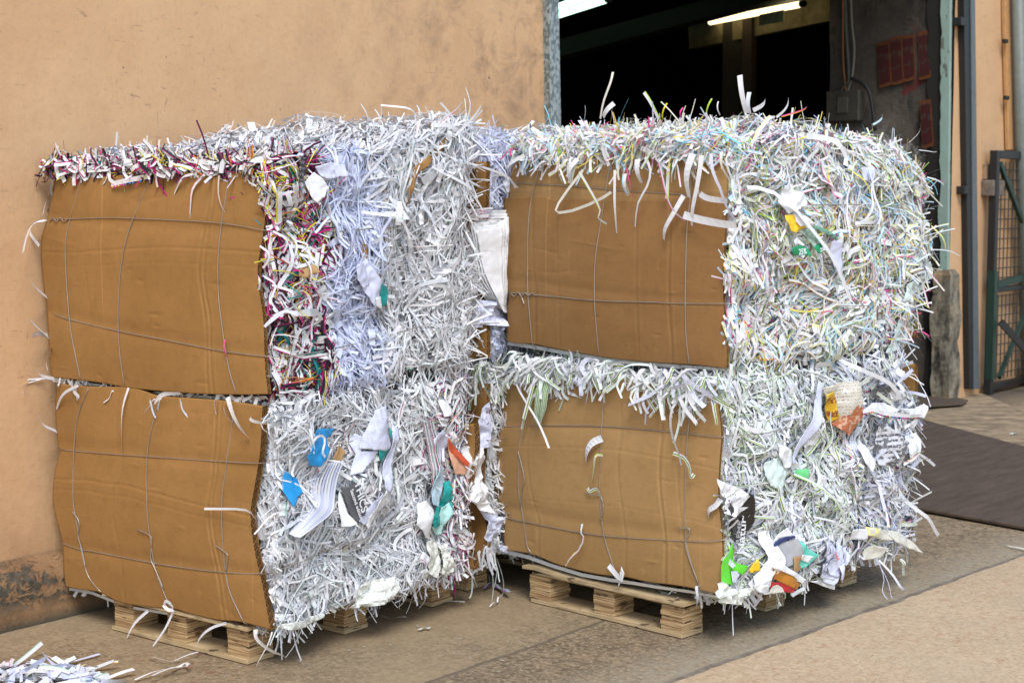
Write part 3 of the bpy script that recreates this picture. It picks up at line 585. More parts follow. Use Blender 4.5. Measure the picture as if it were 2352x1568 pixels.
# posters, cables, socket box on the pillar face
def on_pillar(x, y, off=.012):
    return WF.at(x, y, 1, PYR - .02 - off - LEAN * 2.2)
POST = [((2013, 100), (2042, 93), (2048, 195), (2020, 203), 'leftmost of the three adjoining red and gold paper posters on the pillar'),
        ((2043, 88), (2071, 80), (2076, 190), (2049, 197), 'middle of the three adjoining red posters on the pillar, blue scrap below it'),
        ((2072, 84), (2099, 78), (2103, 182), (2077, 189), 'rightmost of the three adjoining red and gold posters on the pillar'),
        ((2108, 76), (2136, 68), (2139, 178), (2111, 185), 'red and gold poster hanging apart, high beside the mint painted edge'),
        ((2112, 232), (2138, 228), (2145, 335), (2118, 342), 'lowest red and gold poster on the pillar with a torn pale spot')]
for q in POST:
    P = [np.array(on_pillar(x, y)) for x, y in q[:4]]; o = empty('paper_poster', tuple(P[3]), label=q[4], cat='poster', group='red paper posters on the pillar')
    c = sum(P) / 4
    mesh_obj('gold_border', [Vector(p - P[3]) for p in P] + [Vector(p - P[3]) + Vector((0, .004, 0)) for p in P], [(0, 3, 2, 1), (4, 5, 6, 7), (0, 1, 5, 4), (1, 2, 6, 5), (2, 3, 7, 6), (3, 0, 4, 7)], M['goldp'], o)
    I = [c + (p - c) * .84 for p in P]; mesh_obj('red_panel', [Vector(p - P[3]) + Vector((0, -.003, 0)) for p in I], [(0, 3, 2, 1)], M['redpost'], o)
sbx = empty('socket_box', tuple(on_pillar(1936, 262, .0)), label='dusty pale socket box where cables meet above the right bale', cat='socket box')
MB().box(-.10, .18, -.09, 0, -.06, .17).obj('box_body', plain('dusty_cream', (.055, .050, .036), .6, 0, .3, 20), sbx, .01); MB().box(.0, .09, -.10, -.092, .0, .12).obj('box_lid', plain('dusty_cream_lid', (.075, .068, .05), .6), sbx, .004)
for i, (pts, r, nm) in enumerate((([(1940, -20), (1944, 80), (1950, 170), (1948, 225)], .016, 'thick grey cable running down the left edge of the pillar'), ([(1953, -20), (1957, 60), (1962, 110), (1958, 170), (1946, 215)], .010, 'pale bent cable beside the thick grey one on the pillar'),
        ([(1936, -20), (1936, 100), (1938, 160), (1945, 230)], .007, 'thin rust orange cable left of the grey cables'), ([(1950, 185), (1935, 205), (1925, 235), (1930, 290)], .007, 'thin cable drooping left around the socket box'),
        ([(1955, 180), (1985, 195), (2000, 225), (2010, 300)], .014, 'black cable drooping right from the socket box'))):
    P = smooth_line([on_pillar(x, y, .03 + .01 * i) for x, y in pts]); o = MB().tube(P, r, 8).obj('cable', plain('cable%d' % i, [(.07, .07, .06), (.17, .16, .12), (.22, .08, .02), (.08, .07, .05), (.012, .012, .012)][i], .6), None, smooth=True)
    tag(o, nm, 'cable', 'cables on the pillar')
# interior, its lack of light painted as near-black surfaces
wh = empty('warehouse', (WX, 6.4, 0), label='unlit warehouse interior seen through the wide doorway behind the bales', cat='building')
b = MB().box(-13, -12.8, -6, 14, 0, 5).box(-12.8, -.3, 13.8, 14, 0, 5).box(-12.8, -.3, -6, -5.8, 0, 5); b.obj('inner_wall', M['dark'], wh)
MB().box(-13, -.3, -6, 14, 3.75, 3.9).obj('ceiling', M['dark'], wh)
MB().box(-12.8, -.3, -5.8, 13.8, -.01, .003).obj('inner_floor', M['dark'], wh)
# posts and beams inside, column and dark beam colours lowered for the gloom
def place_on(x, y, D):   # point at a distance along a sight line
    d = _fw * F + _rt * (x - 1176) - _up * (y - 784); return np.array([0, 0, CAMH]) + d / F * D
p = place_on(1697, 200, 15.5); MB().box(-.12, .12, -.12, .12, 0, 3.7).obj('inner_column', plain('brown_column', (.035, .027, .018), .9), wh, .01).location = (p[0] - WX, p[1] - 6.4, 0)
p = place_on(1720, 200, 15.2); MB().box(-.05, .05, -.05, .05, 0, 3.7).obj('inner_pipe', plain('brown_pipe', (.06, .04, .03), .9), wh).location = (p[0] - WX, p[1] - 6.4, 0)
a, b2 = place_on(1290, 118, 13), place_on(1960, -60, 13); d = b2 - a
def bar(name, a, b, w, h, mat, par, up=(0, 0, 1)):
    a, b = Vector(a), Vector(b); t = (b - a).normalized(); s = t.cross(Vector(up)).normalized(); u = s.cross(t); V = []
    for p in (a, b):
        for sx, su in ((-1, -1), (1, -1), (1, 1), (-1, 1)): V.append(p + s * sx * w / 2 + u * su * h / 2)
    o = Vector(par.location) if par else Vector(); V = [v - o for v in V]
    return mesh_obj(name, V, [(0, 1, 2, 3), (7, 6, 5, 4), (0, 4, 5, 1), (1, 5, 6, 2), (2, 6, 7, 3), (3, 7, 4, 0)], mat, par)
bar('roof_beam', place_on(1270, 120, 15.5), place_on(2000, -75, 13.6), .2, .16, plain('beam_dark', (.012, .014, .010), .9), wh)
bar('roof_beam', place_on(1590, 84, 15.9), place_on(1930, 12, 14.3), .10, .26, M['beam'], wh)
def lamp(px, D0, px1, D1, name_label, c, s, tubes):
    a, b = Vector(place_on(*px, D0)), Vector(place_on(*px1, D1)); o = empty('tube_lamp', tuple(a), label=name_label, cat='lamp', group='fluorescent tube lamps under the ceiling')
    t = (b - a).normalized(); u = Vector((0, 0, 1)); sd = t.cross(u).normalized()
    for k in range(tubes):
        off = sd * (.12 * k) + u * (0 if k == 0 else .03); MB().tube([a + off - a, b + off - a], .029, 12).obj('tube', emis('tube_glow_%s_%d' % (name_label[:5], k), c, s), o, smooth=True)
        for e, sg in ((a, -1), (b, 1)): MB().tube([e + off - a, e + off + t * sg * .05 - a], .030, 12).obj('tube_cap', M['black'], o)
    V = bar('housing', a + u * .075 + sd * .045 * (tubes - 1) - t * .08, b + u * .075 + sd * .045 * (tubes - 1) + t * .10, .09 + .09 * (tubes - 1), .06, plain('lamp_housing', (.05, .06, .05), .6), o)
lamp((1632, 51), 15.5, (1840, 10), 14.0, 'single warm white fluorescent tube before a cream beam, behind the right bale', (1, .82, .46), 1.9, 1)
lamp((1180, 68), 15.2, (1394, -1), 13.2, 'double greenish fluorescent tube just right of the galvanised door post', (.62, 1, .78), 2.2, 2)
cb = empty('notice_card', tuple(place_on(1772, 42, 14.3)), label='small framed card hanging below the warm fluorescent tube', cat='card')
bar('card_plate', place_on(1745, 47, 14.6), place_on(1800, 36, 14.2), .01, .10, plain('lit_card', (.35, .33, .22), .5, 0, .5, 40), cb)

# ------------------------------------------------------------------ mesh cage by the wall
cg = empty('wire_cage', (-4.92, 11.72, 0), label='green and black steel mesh cage against the orange wall', cat='cage')
L_, H_ = 2.0, 1.86; b = MB()
fr_ = MB().box(-.03, .03, 0, .06, 0, H_).box(-.03, .03, .06, L_, H_ - .06, H_).box(-.025, .025, .06, L_, .78, .82).box(-.025, .025, .06, L_, 0.03, .08).box(-.03, .03, L_, L_ + .06, 0, H_); fr_.obj('frame', M['black'], cg, .005)
MB().box(-.02, .035, .001, .062, .12, .95).obj('green_patch', M['green'], cg).location = (.004, -.004, 0)
for z0, z1, bt in ((.84, 1.78, -1), (.10, .76, 1)):
    m = MB(); y = .09
    while y < L_: m.tube([(.0, y, z0), (.0, y, z1)], .0045, 5); y += .075
    z = z0 + .05
    while z < z1: m.tube([(.006, .07, z), (.006, L_, z)], .0045, 5); z += .075
    m.obj('wire_mesh', plain('rusty_mesh', (.035, .03, .022), .6), cg)
bar('brace', (-4.90, 11.80, 1.76), (-4.90, 12.75, .86), .03, .04, M['green'], cg); bar('brace', (-4.90, 11.80, .84), (-4.90, 12.9, .92), .03, .05, M['green'], cg)
bar('brace', (-4.90, 12.6, .80), (-4.90, 11.9, .12), .03, .03, M['green'], cg); bar('leg_strut', (-4.86, 11.80, .56), (-4.5, 12.15, .03), .04, .05, M['black'], cg)
bx = empty('cardboard_box', (-4.75, 12.7, 0), R(8), label='flattened brown cardboard box on the ground inside the mesh cage', cat='box')
MB().box(-.12, .12, -.3, .5, 0, .16).obj('box_body', M['card'], bx, .004); MB().box(-.10, .13, -.32, .1, .163, .171).obj('box_flap', M['card2'], bx)

# dark plywood boards on the floor
def board(pts, z, label):
    P = [np.array(WF.at(x, y, 2, z)) for x, y in pts]; o = P[0] * 1; V = [Vector(p - o) for p in P]; n = len(V)
    W_ = [v + Vector((0, 0, .014)) for v in V]
    ob = mesh_obj('plywood_sheet', V + W_, [tuple(range(n)), tuple(range(2 * n - 1, n - 1, -1))] + [(i, i + n, (i + 1) % n + n, (i + 1) % n) for i in range(n)], M['board'], loc=tuple(o))
    bm = bmesh.new(); bm.from_mesh(ob.data); bmesh.ops.recalc_face_normals(bm, faces=bm.faces); bm.to_mesh(ob.data); bm.free()
    m = ob.modifiers.new('bevel', 'BEVEL'); m.width = .003; m.segments = 2
    tag(ob, label, 'board', 'dark plywood sheets on the floor')
board([(1900, 890), (2085, 958), (2400, 1042), (2620, 1130), (2480, 1255), (2352, 1216), (2110, 1172), (1900, 1130)], .010, 'large dark brown plywood sheet on the concrete, nearest the right bales')
board([(1960, 880), (2140, 905), (2224, 922), (2210, 930), (2070, 940), (1900, 915)], .020, 'small dark plywood sheet lying farther back, behind the large one')

# ================================================================== pallets
def pallet(fr, inset, W, Dp, rows, label, warp=0):
    """local origin = front right bottom corner; x to -W, y to Dp"""
    o = empty('wooden_pallet', tuple(fr.w((*inset, 0))), fr.yaw, label=label, cat='pallet', group='wooden pallets under the bales')
    for y0, y1 in rows:
        MB().box(-W, 0, y0, y1, .003, .019).obj('bottom_board', M['ply2'], o, .002)
        for k in range(3):
            x1 = -(W - .105) * k / 2; dx = random.uniform(-.006, .006); bw = .10 + random.uniform(-.005, .008); dy = random.uniform(-.004, .004)
            b = MB(); z = .0195                                  # block of stacked plywood offcuts
            for j in range(5):
                h = .0172; e = [random.uniform(-.003, .003) for _ in range(4)]
                b.box(x1 + dx - bw + e[0], x1 + dx + e[1], y0 + .004 + dy + e[2], y1 - .004 + dy + e[3], z, z + h); z += h + .0007
            b.obj('block', M['ply'], o, .0015)
        z = .1098
        MB().box(-W + .004, -.004, y0 + .004, y1 - .004, z, z + .0105).obj('stringer_board', M['ply2'], o, .002)
    nx, ny = 24, 10; V = []; Fc = []
    for s in (0, 1):
        for j in range(ny + 1):
            for i in range(nx + 1):
                x = -W - .03 + (W + .05) * i / nx; y = -.015 + (Dp + .02) * j / ny
                jag = .006 * noise.noise(Vector((x * 25, y * 20, 4))) if j == 0 else 0
                V.append((x, y + jag, .1215 + .012 * s + warp * .012 * max(0, 1 - abs(i / nx - .08) * 5) * (1 - j / ny)))
    q = (nx + 1) * (ny + 1)
    for j in range(ny):
        for i in range(nx):
            a = j * (nx + 1) + i; Fc += [(a, a + nx + 1, a + nx + 2, a + 1), (q + a, q + a + 1, q + a + nx + 2, q + a + nx + 1)]
    for i in range(nx): Fc += [(i, i + 1, q + i + 1, q + i), (ny * (nx + 1) + i + 1, ny * (nx + 1) + i, q + ny * (nx + 1) + i, q + ny * (nx + 1) + i + 1)]
    for j in range(ny): a = j * (nx + 1); c = a + nx; Fc += [(a + nx + 1, a, q + a, q + a + nx + 1), (c, c + nx + 1, q + c + nx + 1, q + c)]
    mesh_obj('deck_board', V, Fc, M['ply2'], o)
    return o
F1, F2, F3 = Frame(-3.81, 3.41, 1.2), Frame(-2.845, 4.575, -4.5), Frame(-3.875, 4.56, 0)
pallet(Frame(-3.937, 3.422, 1.5), (0, 0), .70, 1.05, [(0, .12), (.46, .58), (.93, 1.05)], 'plywood block pallet under the left stack of bales')
pallet(Frame(-3.004, 4.587, -4.8), (0, 0), .725, 1.12, [(0, .12), (.50, .62), (1.0, 1.12)], 'pale pallet with a splintered deck edge under the right stack', 1)
pallet(Frame(-4.02, 4.62, 0), (0, 0), .70, 1.05, [(0, .12), (.46, .58), (.93, 1.05)], 'shaded pallet under the rear stack between the two front stacks')

# ================================================================== cardboard sheets, wires, scraps
CUR = [None]
def relief(y, z):
    """mean surface of the current bale's +x side round a point"""
    b = CUR[0]; q = np.array([[b.hi[0], np.clip(y + a, b.lo[1] + .02, b.hi[1] - .02), np.clip(z + c, b.lo[2] + .03, b.hi[2] - .03)] for a in (-.02, 0, .02) for c in (-.02, 0, .02)])
    return b.surf(q)[0][:, 0].mean()
def line_at(poly, t):
    P = np.array(poly, float); d = np.concatenate([[0], np.cumsum(np.linalg.norm(np.diff(P, axis=0), axis=1))]); d /= d[-1]
    return np.stack([np.interp(t, d, P[:, 0]), np.interp(t, d, P[:, 1])], -1)
def soft(poly): return [tuple(p) for p in smooth_line([(a, b, 0) for a, b in poly], 4)]
def sheet_mesh(name, G, thick, layers, mat, parent, **k):
    """G (nv,nu,3) outer face, rows from the top; the board runs 'thick' behind it, fluting open at the right edge"""
    nv, nu, _ = G.shape; th = np.array([0, thick, 0.]); A = G.reshape(-1, 3); B = A + th; V = [*A, *B]; Fc = []; q = nv * nu
    for j in range(nv - 1):
        for i in range(nu - 1):
            a = j * nu + i; Fc += [(a, a + nu, a + nu + 1, a + 1), (q + a, q + a + 1, q + a + nu + 1, q + a + nu)]
    rim = [(j * nu, (j + 1) * nu) for j in range(nv - 1)] + [(i + 1, i) for i in range(nu - 1)] + [((nv - 1) * nu + i, (nv - 1) * nu + i + 1) for i in range(nu - 1)]
    for a, c in rim: Fc.append((a, q + a, q + c, c))
    o = mesh_obj(name, V, Fc, mat, parent, True, **k)
    # fluting
    E = G[:, -1]; I = G[:, -2]; s = np.concatenate([[0], np.cumsum(np.linalg.norm(np.diff(E, axis=0), axis=1))]); n = int(s[-1] / .0016); t = np.linspace(0, s[-1], n)
    e = np.stack([np.interp(t, s, E[:, c]) for c in range(3)], -1); V = []; Fc = []; hl = thick / layers
    def strip(yo, x1, x0, m):
        b = len(V)
        for p, y in zip(e, yo): V.append(p + [x1, y, 0]); V.append(p + [x0, y, 0])
        for j in range(len(e) - 1): Fc.append((b + 2 * j, b + 2 * j + 2, b + 2 * j + 3, b + 2 * j + 1))
    for l in range(layers): strip(hl * (l + .5) + hl * .46 * np.clip(1.4 * np.sin(t / .0042 + l * 1.7), -1, 1), -.0008, -.02, 1)
    for l in range(1, layers): strip(np.full(n, hl * l), -.0002, -.02, 1)
    b = len(V)
    for p in e: V.append(p + [-.02, 0.0005, 0]); V.append(p + [-.02, thick - .0005, 0])
    for j in range(n - 1): Fc.append((b + 2 * j, b + 2 * j + 2, b + 2 * j + 3, b + 2 * j + 1))
    mesh_obj('corrugation', V, Fc, M['flute'], o)
    return o
class Sheet:
    def __init__(s, fr, parent, name, left, right, top, bottom, y0, bulge, vcre, hfold, pinch, thick, layers, mat, seed, n=180, **k):
        s.fr = fr; u = np.linspace(0, 1, n); v = np.linspace(0, 1, n)
        Lf, Rt, Tp, Bt = line_at(soft(left), v), line_at(soft(right), v), line_at(soft(top), u), line_at(soft(bottom), u); U, Vv = np.meshgrid(u, v)
        c = lambda a: a[None, :, None]; r = lambda a: a[:, None, None]
        P = (1 - r(v)) * Tp[None] + r(v) * Bt[None] + (1 - c(u)) * Lf[:, None] + c(u) * Rt[:, None] - ((1 - r(v)) * (1 - c(u)) * Tp[0] + (1 - r(v)) * c(u) * Tp[-1] + r(v) * (1 - c(u)) * Bt[0] + r(v) * c(u) * Bt[-1])
        b = bulge * (1 - np.abs(2 * U - 1) ** 3) * (1 - np.abs(2 * Vv - 1) ** 3 * .7)
        for uc, dep in vcre: b += .75 * dep * (-np.exp(-((U - uc - .004 * np.sin(Vv * 9 + seed)) / .0045) ** 2) + .5 * np.exp(-((U - uc - .012) / .005) ** 2))
        for vf, dep in hfold: b += .6 * dep * np.exp(-np.abs(Vv - vf - .02 * np.sin(U * 5 + seed)) / .07) - dep * .35 * np.exp(-((Vv - vf - .02 * np.sin(U * 5 + seed)) / .006) ** 2)
        for va, vb, dep in pinch: b -= .6 * dep * np.exp(-((Vv - (va + (vb - va) * U)) / .035) ** 2)
        rr = random.Random(seed)
        for _ in range(22):
            cx, cy, sx, sy, a = rr.random(), rr.random(), rr.uniform(.006, .03), rr.uniform(.004, .012), rr.uniform(-.003, .002); b += a * np.exp(-((U - cx) / sx) ** 2 - ((Vv - cy) / sy) ** 2)
        for _ in range(7):
            fx, fy, an, ln = rr.random(), rr.random(), rr.choice([rr.uniform(-.3, .3), rr.uniform(1.3, 1.8), rr.uniform(0, 3.1)]), rr.uniform(.05, .16); dx, dy = U - fx, Vv - fy; al = dx * math.cos(an) + dy * math.sin(an); pe = -dx * math.sin(an) + dy * math.cos(an)
            b += rr.uniform(-.0022, .0018) * np.exp(-np.abs(pe) / .010) * np.exp(-(al / ln) ** 4)
        b +=   .0007 * np.sin(U * 7 + seed) * np.sin(Vv * 5 + seed * 2) + .0001 * np.sin(U * 19 + Vv * 4 + seed) + .0003 * np.sin(Vv * 23 - U * 6 + seed)
        G = np.zeros((n, n, 3))
        for j in range(n):
            for i in range(n): G[j, i] = fr.at(P[j, i, 0], P[j, i, 1], 1, y0 - b[j, i])
        s.P = P.reshape(-1, 2); s.y = G[..., 1].reshape(-1); s.G = G
        s.obj = sheet_mesh(name, G, thick, layers, mat, parent, **k)
    def depth(s, x, y): return s.y[np.argmin(((s.P - (x, y)) ** 2).sum(1))]
    def pt(s, x, y, off=.0025):
        return s.fr.at(x, y, 1, s.depth(x, y) - off)
def wire(sh, parent, front, side=(), sx=.03, loop=None, r=.0017, extra=()):
    P = [sh.pt(x, y) for x, y in front]
    if side:
        Q = smooth_line([sh.fr.at(x, y, 0, sx) for x, y in side], 3)
        for q in Q: q = q.copy(); q[0] = max(q[0] - .02, relief(q[1], q[2]) + .022); P.append(q)
    P = [Vector(p) for p in smooth_line(P, 6)]
    if loop: P += [Vector(p) for p in loop(P)]
    return MB().tube(P, r, 6).obj('baling_wire', M['wire'], parent, smooth=True)
def tail(sh, parent, pts, r=.0019, off=.006):
    MB().tube([Vector(p) for p in smooth_line([sh.pt(x, y, off) for x, y in pts], 6)], r, 6).obj('wire_tail', M['wire'], parent, smooth=True)
def Z(ox, oy, s): return lambda *pts: [((ox + x / s) * .9408, (oy + y / s) * .9408) for x, y in pts]
def scrap(fr, parent, name, pts, ax, v, mat, crumple=.006, tilt=0., freq=14, curl=0., step=.008, **k):
    """a piece of card, paper or film lying against the bale, outline taken on the local plane"""
    A = np.array([fr.at(x, y, ax, v) for x, y in pts]); o2 = [1, 2] if ax == 0 else [0, 2]; Q = A[:, o2]
    lo, hi = Q.min(0), Q.max(0); inner = []
    nx, ny = int((hi[0] - lo[0]) / step) + 1, int((hi[1] - lo[1]) / step) + 1; n = len(Q)
    def inside(p):
        c = False
        for i in range(n):
            a, b = Q[i], Q[i - 1]
            if (a[1] > p[1]) != (b[1] > p[1]) and p[0] < (b[0] - a[0]) * (p[1] - a[1]) / (b[1] - a[1]) + a[0]: c = not c
        return c
    for i in range(nx):
        for j in range(ny):
            p = lo + np.array([(i + .5 + .25 * (j % 2)) * step, (j + .5) * step])
            if inside(p): inner.append(Vector(p))
    bd = []
    for i in range(n):
        a, b = Q[i], Q[(i + 1) % n]; m = max(1, int(np.linalg.norm(b - a) / step)); bd += [Vector(a + (b - a) * t / m) for t in range(m)]
    vv, _, ff, *_r = geometry.delaunay_2d_cdt(bd + inner, [], [list(range(len(bd)))], 1, 1e-5)
    nrm = 1 if ax == 0 else -1; sd = sum(map(ord, name)) + len(pts) * 7 + pts[0][0]; V = []; c = (lo + hi) / 2
    for p in vv:
        q = Vector((p.x * freq, p.y * freq, sd * .13)); h = .6 * crumple * (noise.noise(q) * 1.3 + (.5 - abs(noise.noise(q * 2.1 + Vector((5, 1, 2))))) * 1.2 + .3 * noise.noise(q * 5))
        h += tilt * (p.x - c[0]) + curl * (p.x - c[0]) ** 2 * 8
        w = [0, 0, 0]; w[ax] = v + nrm * h; w[o2[0]], w[o2[1]] = p.x, p.y
        if ax == 0: w[0] = relief(p.x, p.y) + (v - .03) * .6 + .021 + h
        V.append(w)
    o = mesh_obj(name, V, ff, mat, parent, crumple < .022, **k); m = o.modifiers.new('solidify', 'SOLIDIFY'); m.thickness = .0012; m.offset = 0
    return o
def lettering(fr, parent, text, px, ax, v, size, ang, mat, bend=0, squash=1.):
    """raised flat letters on a plane facing +x (ax 0) or -y (ax 1), turned by ang"""
    cu = bpy.data.curves.new('lettering', 'FONT'); cu.body = text; cu.size = size; cu.extrude = .0004; cu.offset = size * .012; cu.align_x = 'CENTER'; cu.align_y = 'CENTER'
    t = bpy.data.objects.new('tmp', cu); col.objects.link(t); bpy.context.view_layer.update()
    me = bpy.data.meshes.new_from_object(t.evaluated_get(bpy.context.evaluated_depsgraph_get())); bpy.data.objects.remove(t); me.materials.clear(); me.materials.append(mat)
    o = bpy.data.objects.new('lettering', me); col.objects.link(o); o.parent = parent; p = fr.at(*px, ax, v)
    if ax == 0: p[0] = relief(p[1], p[2]) + (v - .03) * .6 + .021 + .010
    o.location = tuple(p)
    o.rotation_euler = (R(90), R(ang) if ax == 1 else 0, 0) if ax == 1 else (R(90) + 0, 0, R(90))
    if ax == 0:
        from mathutils import Matrix
        o.rotation_euler = (Matrix.Rotation(R(90), 3, 'Z') @ Matrix.Rotation(R(90), 3, 'X') @ Matrix.Rotation(R(ang), 3, 'Z')).to_euler()
    o.scale = (squash, 1, 1); return o

def core(b, parent):
    V, Fc = [], []; n = 34
    for ax in range(3):
        for sg in (0, 1):
            e = [i for i in range(3) if i != ax]; q = np.zeros((n * n, 3)); g = np.linspace(0, 1, n); A, B = np.meshgrid(g, g)
            q[:, e[0]] = b.lo[e[0]] + (b.hi - b.lo)[e[0]] * A.ravel(); q[:, e[1]] = b.lo[e[1]] + (b.hi - b.lo)[e[1]] * B.ravel(); q[:, ax] = (b.hi if sg else b.lo)[ax]
            p, nn = b.surf(q); p = p - nn * .055; p[:, 1] = np.maximum(p[:, 1], .062); o = len(V); V += list(p)
            for j in range(n - 1):
                for i in range(n - 1):
                    f = (o + j * n + i, o + j * n + i + 1, o + (j + 1) * n + i + 1, o + (j + 1) * n + i); Fc.append(f if (sg == 1) != (ax == 1) else f[::-1])
    return mesh_obj('packed_core', V, Fc, M['core'], parent, True)
def dress(b, parent, style, nside=6200, top=3000, front=None, seed=0, k=1., fly=220, topfly=420):
    """all the loose strips of one bale as one uncountable part"""
    S = [cover(b, (0, 1), int(nside * k * .60), style, (-.055, -.018)), cover(b, (0, 1), int(nside * k * .62), style, (-.026, .012)), cover(b, (0, 1), int(nside * k * .10), style, (.006, .022), (.06, .19), 1.0, .6, .03, .8),
         cover(b, (0, -1), 1300, style), cover(b, (1, 1), 1500, style), cover(b, (2, 1), top, style, ups=.05), cover(b, (2, -1), 800, style)]
    S.append(flyers(b, (0, 1), fly, style, (.03, .10), (.05, .5)))
    S.append(flyers(b, (2, 1), int(topfly * .6), style, (.03, .10), (.1, .9)))
    S.append(flyers(b, (0, -1), 60, style, (.04, .12))); S.append(flyers(b, (1, 1), 90, style, (.04, .12)))
    ff = Bale(b.fr, -.13, b.hi[0], b.lo[1], b.hi[1], b.lo[2], b.hi[2], b.r, b.seed); ff.surf = b.surf; S.append(cover(ff, (1, -1), 700, style, (-.01, .02), (.03, .10), wild=.5))
    for st in S: P = st[0]; P[:, :, 1] = np.where((P[:, :, 0] < .006) & (P[:, :, 2] < (front[0] + .03 if front else 9)), np.maximum(P[:, :, 1], rng.uniform(.034, .050, len(P))[:, None]), P[:, :, 1])
    if front:   # band of strips over the top of the cardboard
        z0, nb = front; bb = Bale(b.fr, b.lo[0], b.hi[0], b.lo[1], b.hi[1], z0, b.hi[2], .05, b.seed); bb.surf = b.surf
        S.append(cover(bb, (1, -1), nb, style, (-.02, .02), ups=.08, spread=1.0, wild=.6)); S.append(flyers(bb, (1, -1), nb // 9, style, (.03, .09), (.2, 1.0)))
    return S

# ================================================================== the six bales
bale_group = 'bales of shredded paper on pallets'
def bale_root(fr, z, label): return empty('paper_bale', tuple(fr.w((0, 0, z))), fr.yaw, label=label, cat='paper bale', group=bale_group)
class Sub:
    """parent helper: parts are built in stack coordinates, so shift them down to the bale's own base"""
def settle(root, z):
    for c in col.objects:
        if c.parent is root: c.location.z -= z
def band(t, *rows):                                        # style by depth along the bale
    def f(fy, fz, q):
        w = fy + .05 * np.sin(q[:, 2] * 11 + t) + rng.normal(0, .015, len(fy)); out = np.full(len(fy), rows[-1][1], dtype=object)
        for lim, nm in reversed(rows[:-1]): out[w < lim] = nm
        return out
    return f
def loop_h(b, z):
    lo, hi = b.lo, b.hi
    return lambda P: [(P[-1].x, hi[1] - .02, P[-1].z), (hi[0] - .03, hi[1] + .035, P[-1].z), ((lo[0] + hi[0]) / 2, hi[1] + .045, z), (lo[0] + .03, hi[1] + .035, z), (lo[0] - .02, hi[1] - .02, z), (lo[0] - .025, .3, P[0].z), (lo[0] - .02, .05, P[0].z), (P[0].x, P[0].y, P[0].z)]
def loop_v(b):
    lo, hi = b.lo, b.hi
    return lambda P: [(P[-1].x, .05, lo[2] - .004), (P[-1].x, hi[1] - .05, lo[2] - .004), (P[0].x, hi[1] + .045, lo[2] + .04), (P[0].x, hi[1] + .045, hi[2] - .05), (P[0].x, hi[1] - .05, hi[2] + b.rise + .005), (P[0].x, .12, hi[2] + .012), (P[0].x, .0, hi[2] - .03), (P[0].x, P[0].y - .002, P[0].z)]
def rear_sheet(b, root, x0, x1, z0, z1, th=.02, px_off=0.):
    nv, nu = 60, 20; G = np.zeros((nv, nu, 3))
    for j in range(nv):
        for i in range(nu):
            u, v = i / (nu - 1), j / (nv - 1); G[j, i] = (x0 + (x1 - x0) * u + .02 * math.sin(v * 6.3 + 1) * u, b.hi[1] + .012 + .015 * math.sin(3.14 * v) * math.sin(3.14 * u) + .006 * math.sin(v * 7), z1 + (z0 - z1) * v)
    sheet_mesh('rear_cardboard', G, th, 3, M['card'], root)
def finish(root, z, S, name='shredded_paper'):
    S = merge(S); ribbons(name, *S[:4], S[4], parent=root, kind='stuff'); settle(root, z)
ST = []
rnd = lambda a, b, n: rng.uniform(a, b, n)
def fringe(n, x0, x1, z, style, Lr, y=-.012, out=(.01, .03), dz=.02, lean=.35, wmul=1., long=0):
    C, K, W = sample_style(np.array([style] * n)); L = rng.uniform(*Lr, n)
    if long: i = rng.choice(n, long, replace=False); L[i] *= rng.uniform(1.6, 2.8, long)
    zz = z(rnd(x0, x1, n)) if callable(z) else z; xs = rnd(x0, x1, n); zz = z(xs) if callable(z) else np.full(n, z)
    roots = np.stack([xs, np.full(n, y), zz + rng.uniform(-dz, dz, n)], 1)
    dirs = np.stack([rng.normal(0, lean, n), rnd(*out, n), rnd(.75, 1., n)], 1)
    return hang(roots, dirs, L, W * wmul, C, K)

# ---------------------------------------- left stack, lower bale
r1 = bale_root(F1, .135, 'lower bale of the left stack, grey white shreds with a blue envelope in its side')
b1 = Bale(F1, -1.11, .008, .012, .985, .140, .885, .035, 1.3, (.62, .33)); core(b1, r1); CUR[0] = b1
L1 = Sheet(F1, r1, 'front_cardboard', [(131, 881), (127, 939), (133, 1022), (139, 1033), (129, 1068), (121, 1123), (124, 1169), (143, 1245), (146, 1307), (150, 1346)],
    [(603, 934), (598, 1031), (587, 1104), (576, 1169), (578, 1219), (589, 1284), (603, 1344), (621, 1445)],
    [(131, 881), (207, 888), (295, 889), (330, 898), (364, 909), (460, 916), (529, 922), (603, 934)], [(150, 1346), (184, 1353), (230, 1360), (276, 1383), (345, 1394), (400, 1399), (437, 1410), (497, 1424), (552, 1429), (621, 1447)],
    .0, .022, [(.78, .004), (.80, .003), (.30, .0015)], [(.47, .006), (.52, .003)], [(.29, .27, .005), (.80, .75, .006)], .024, 3, M['card'], 3)
h1 = [(138, 1032), (230, 1040), (341, 1048), (520, 1060), (600, 1063)]
wire(L1, r1, h1, [(625, 1060), (680, 1048), (711, 1041), (822, 1012), (930, 984), (1029, 957)], .030, loop_h(b1, .62))
wire(L1, r1, [(145, 1248), (184, 1261), (221, 1267), (350, 1292), (437, 1305), (520, 1314), (598, 1317)], [(625, 1314), (656, 1300), (822, 1243), (955, 1191), (1062, 1152)], .030, loop_h(b1, .33))
wire(L1, r1, [(202, 893), (177, 962), (169, 1054), (168, 1146), (177, 1206), (186, 1261), (202, 1321), (230, 1358)], loop=loop_v(b1))
wire(L1, r1, [(363, 925), (343, 1008), (336, 1077), (338, 1169), (345, 1238), (357, 1307), (377, 1362), (391, 1394)], loop=loop_v(b1))
wire(L1, r1, [(536, 953), (520, 1063), (509, 1160), (511, 1238), (518, 1312), (529, 1362), (561, 1431)], loop=loop_v(b1))
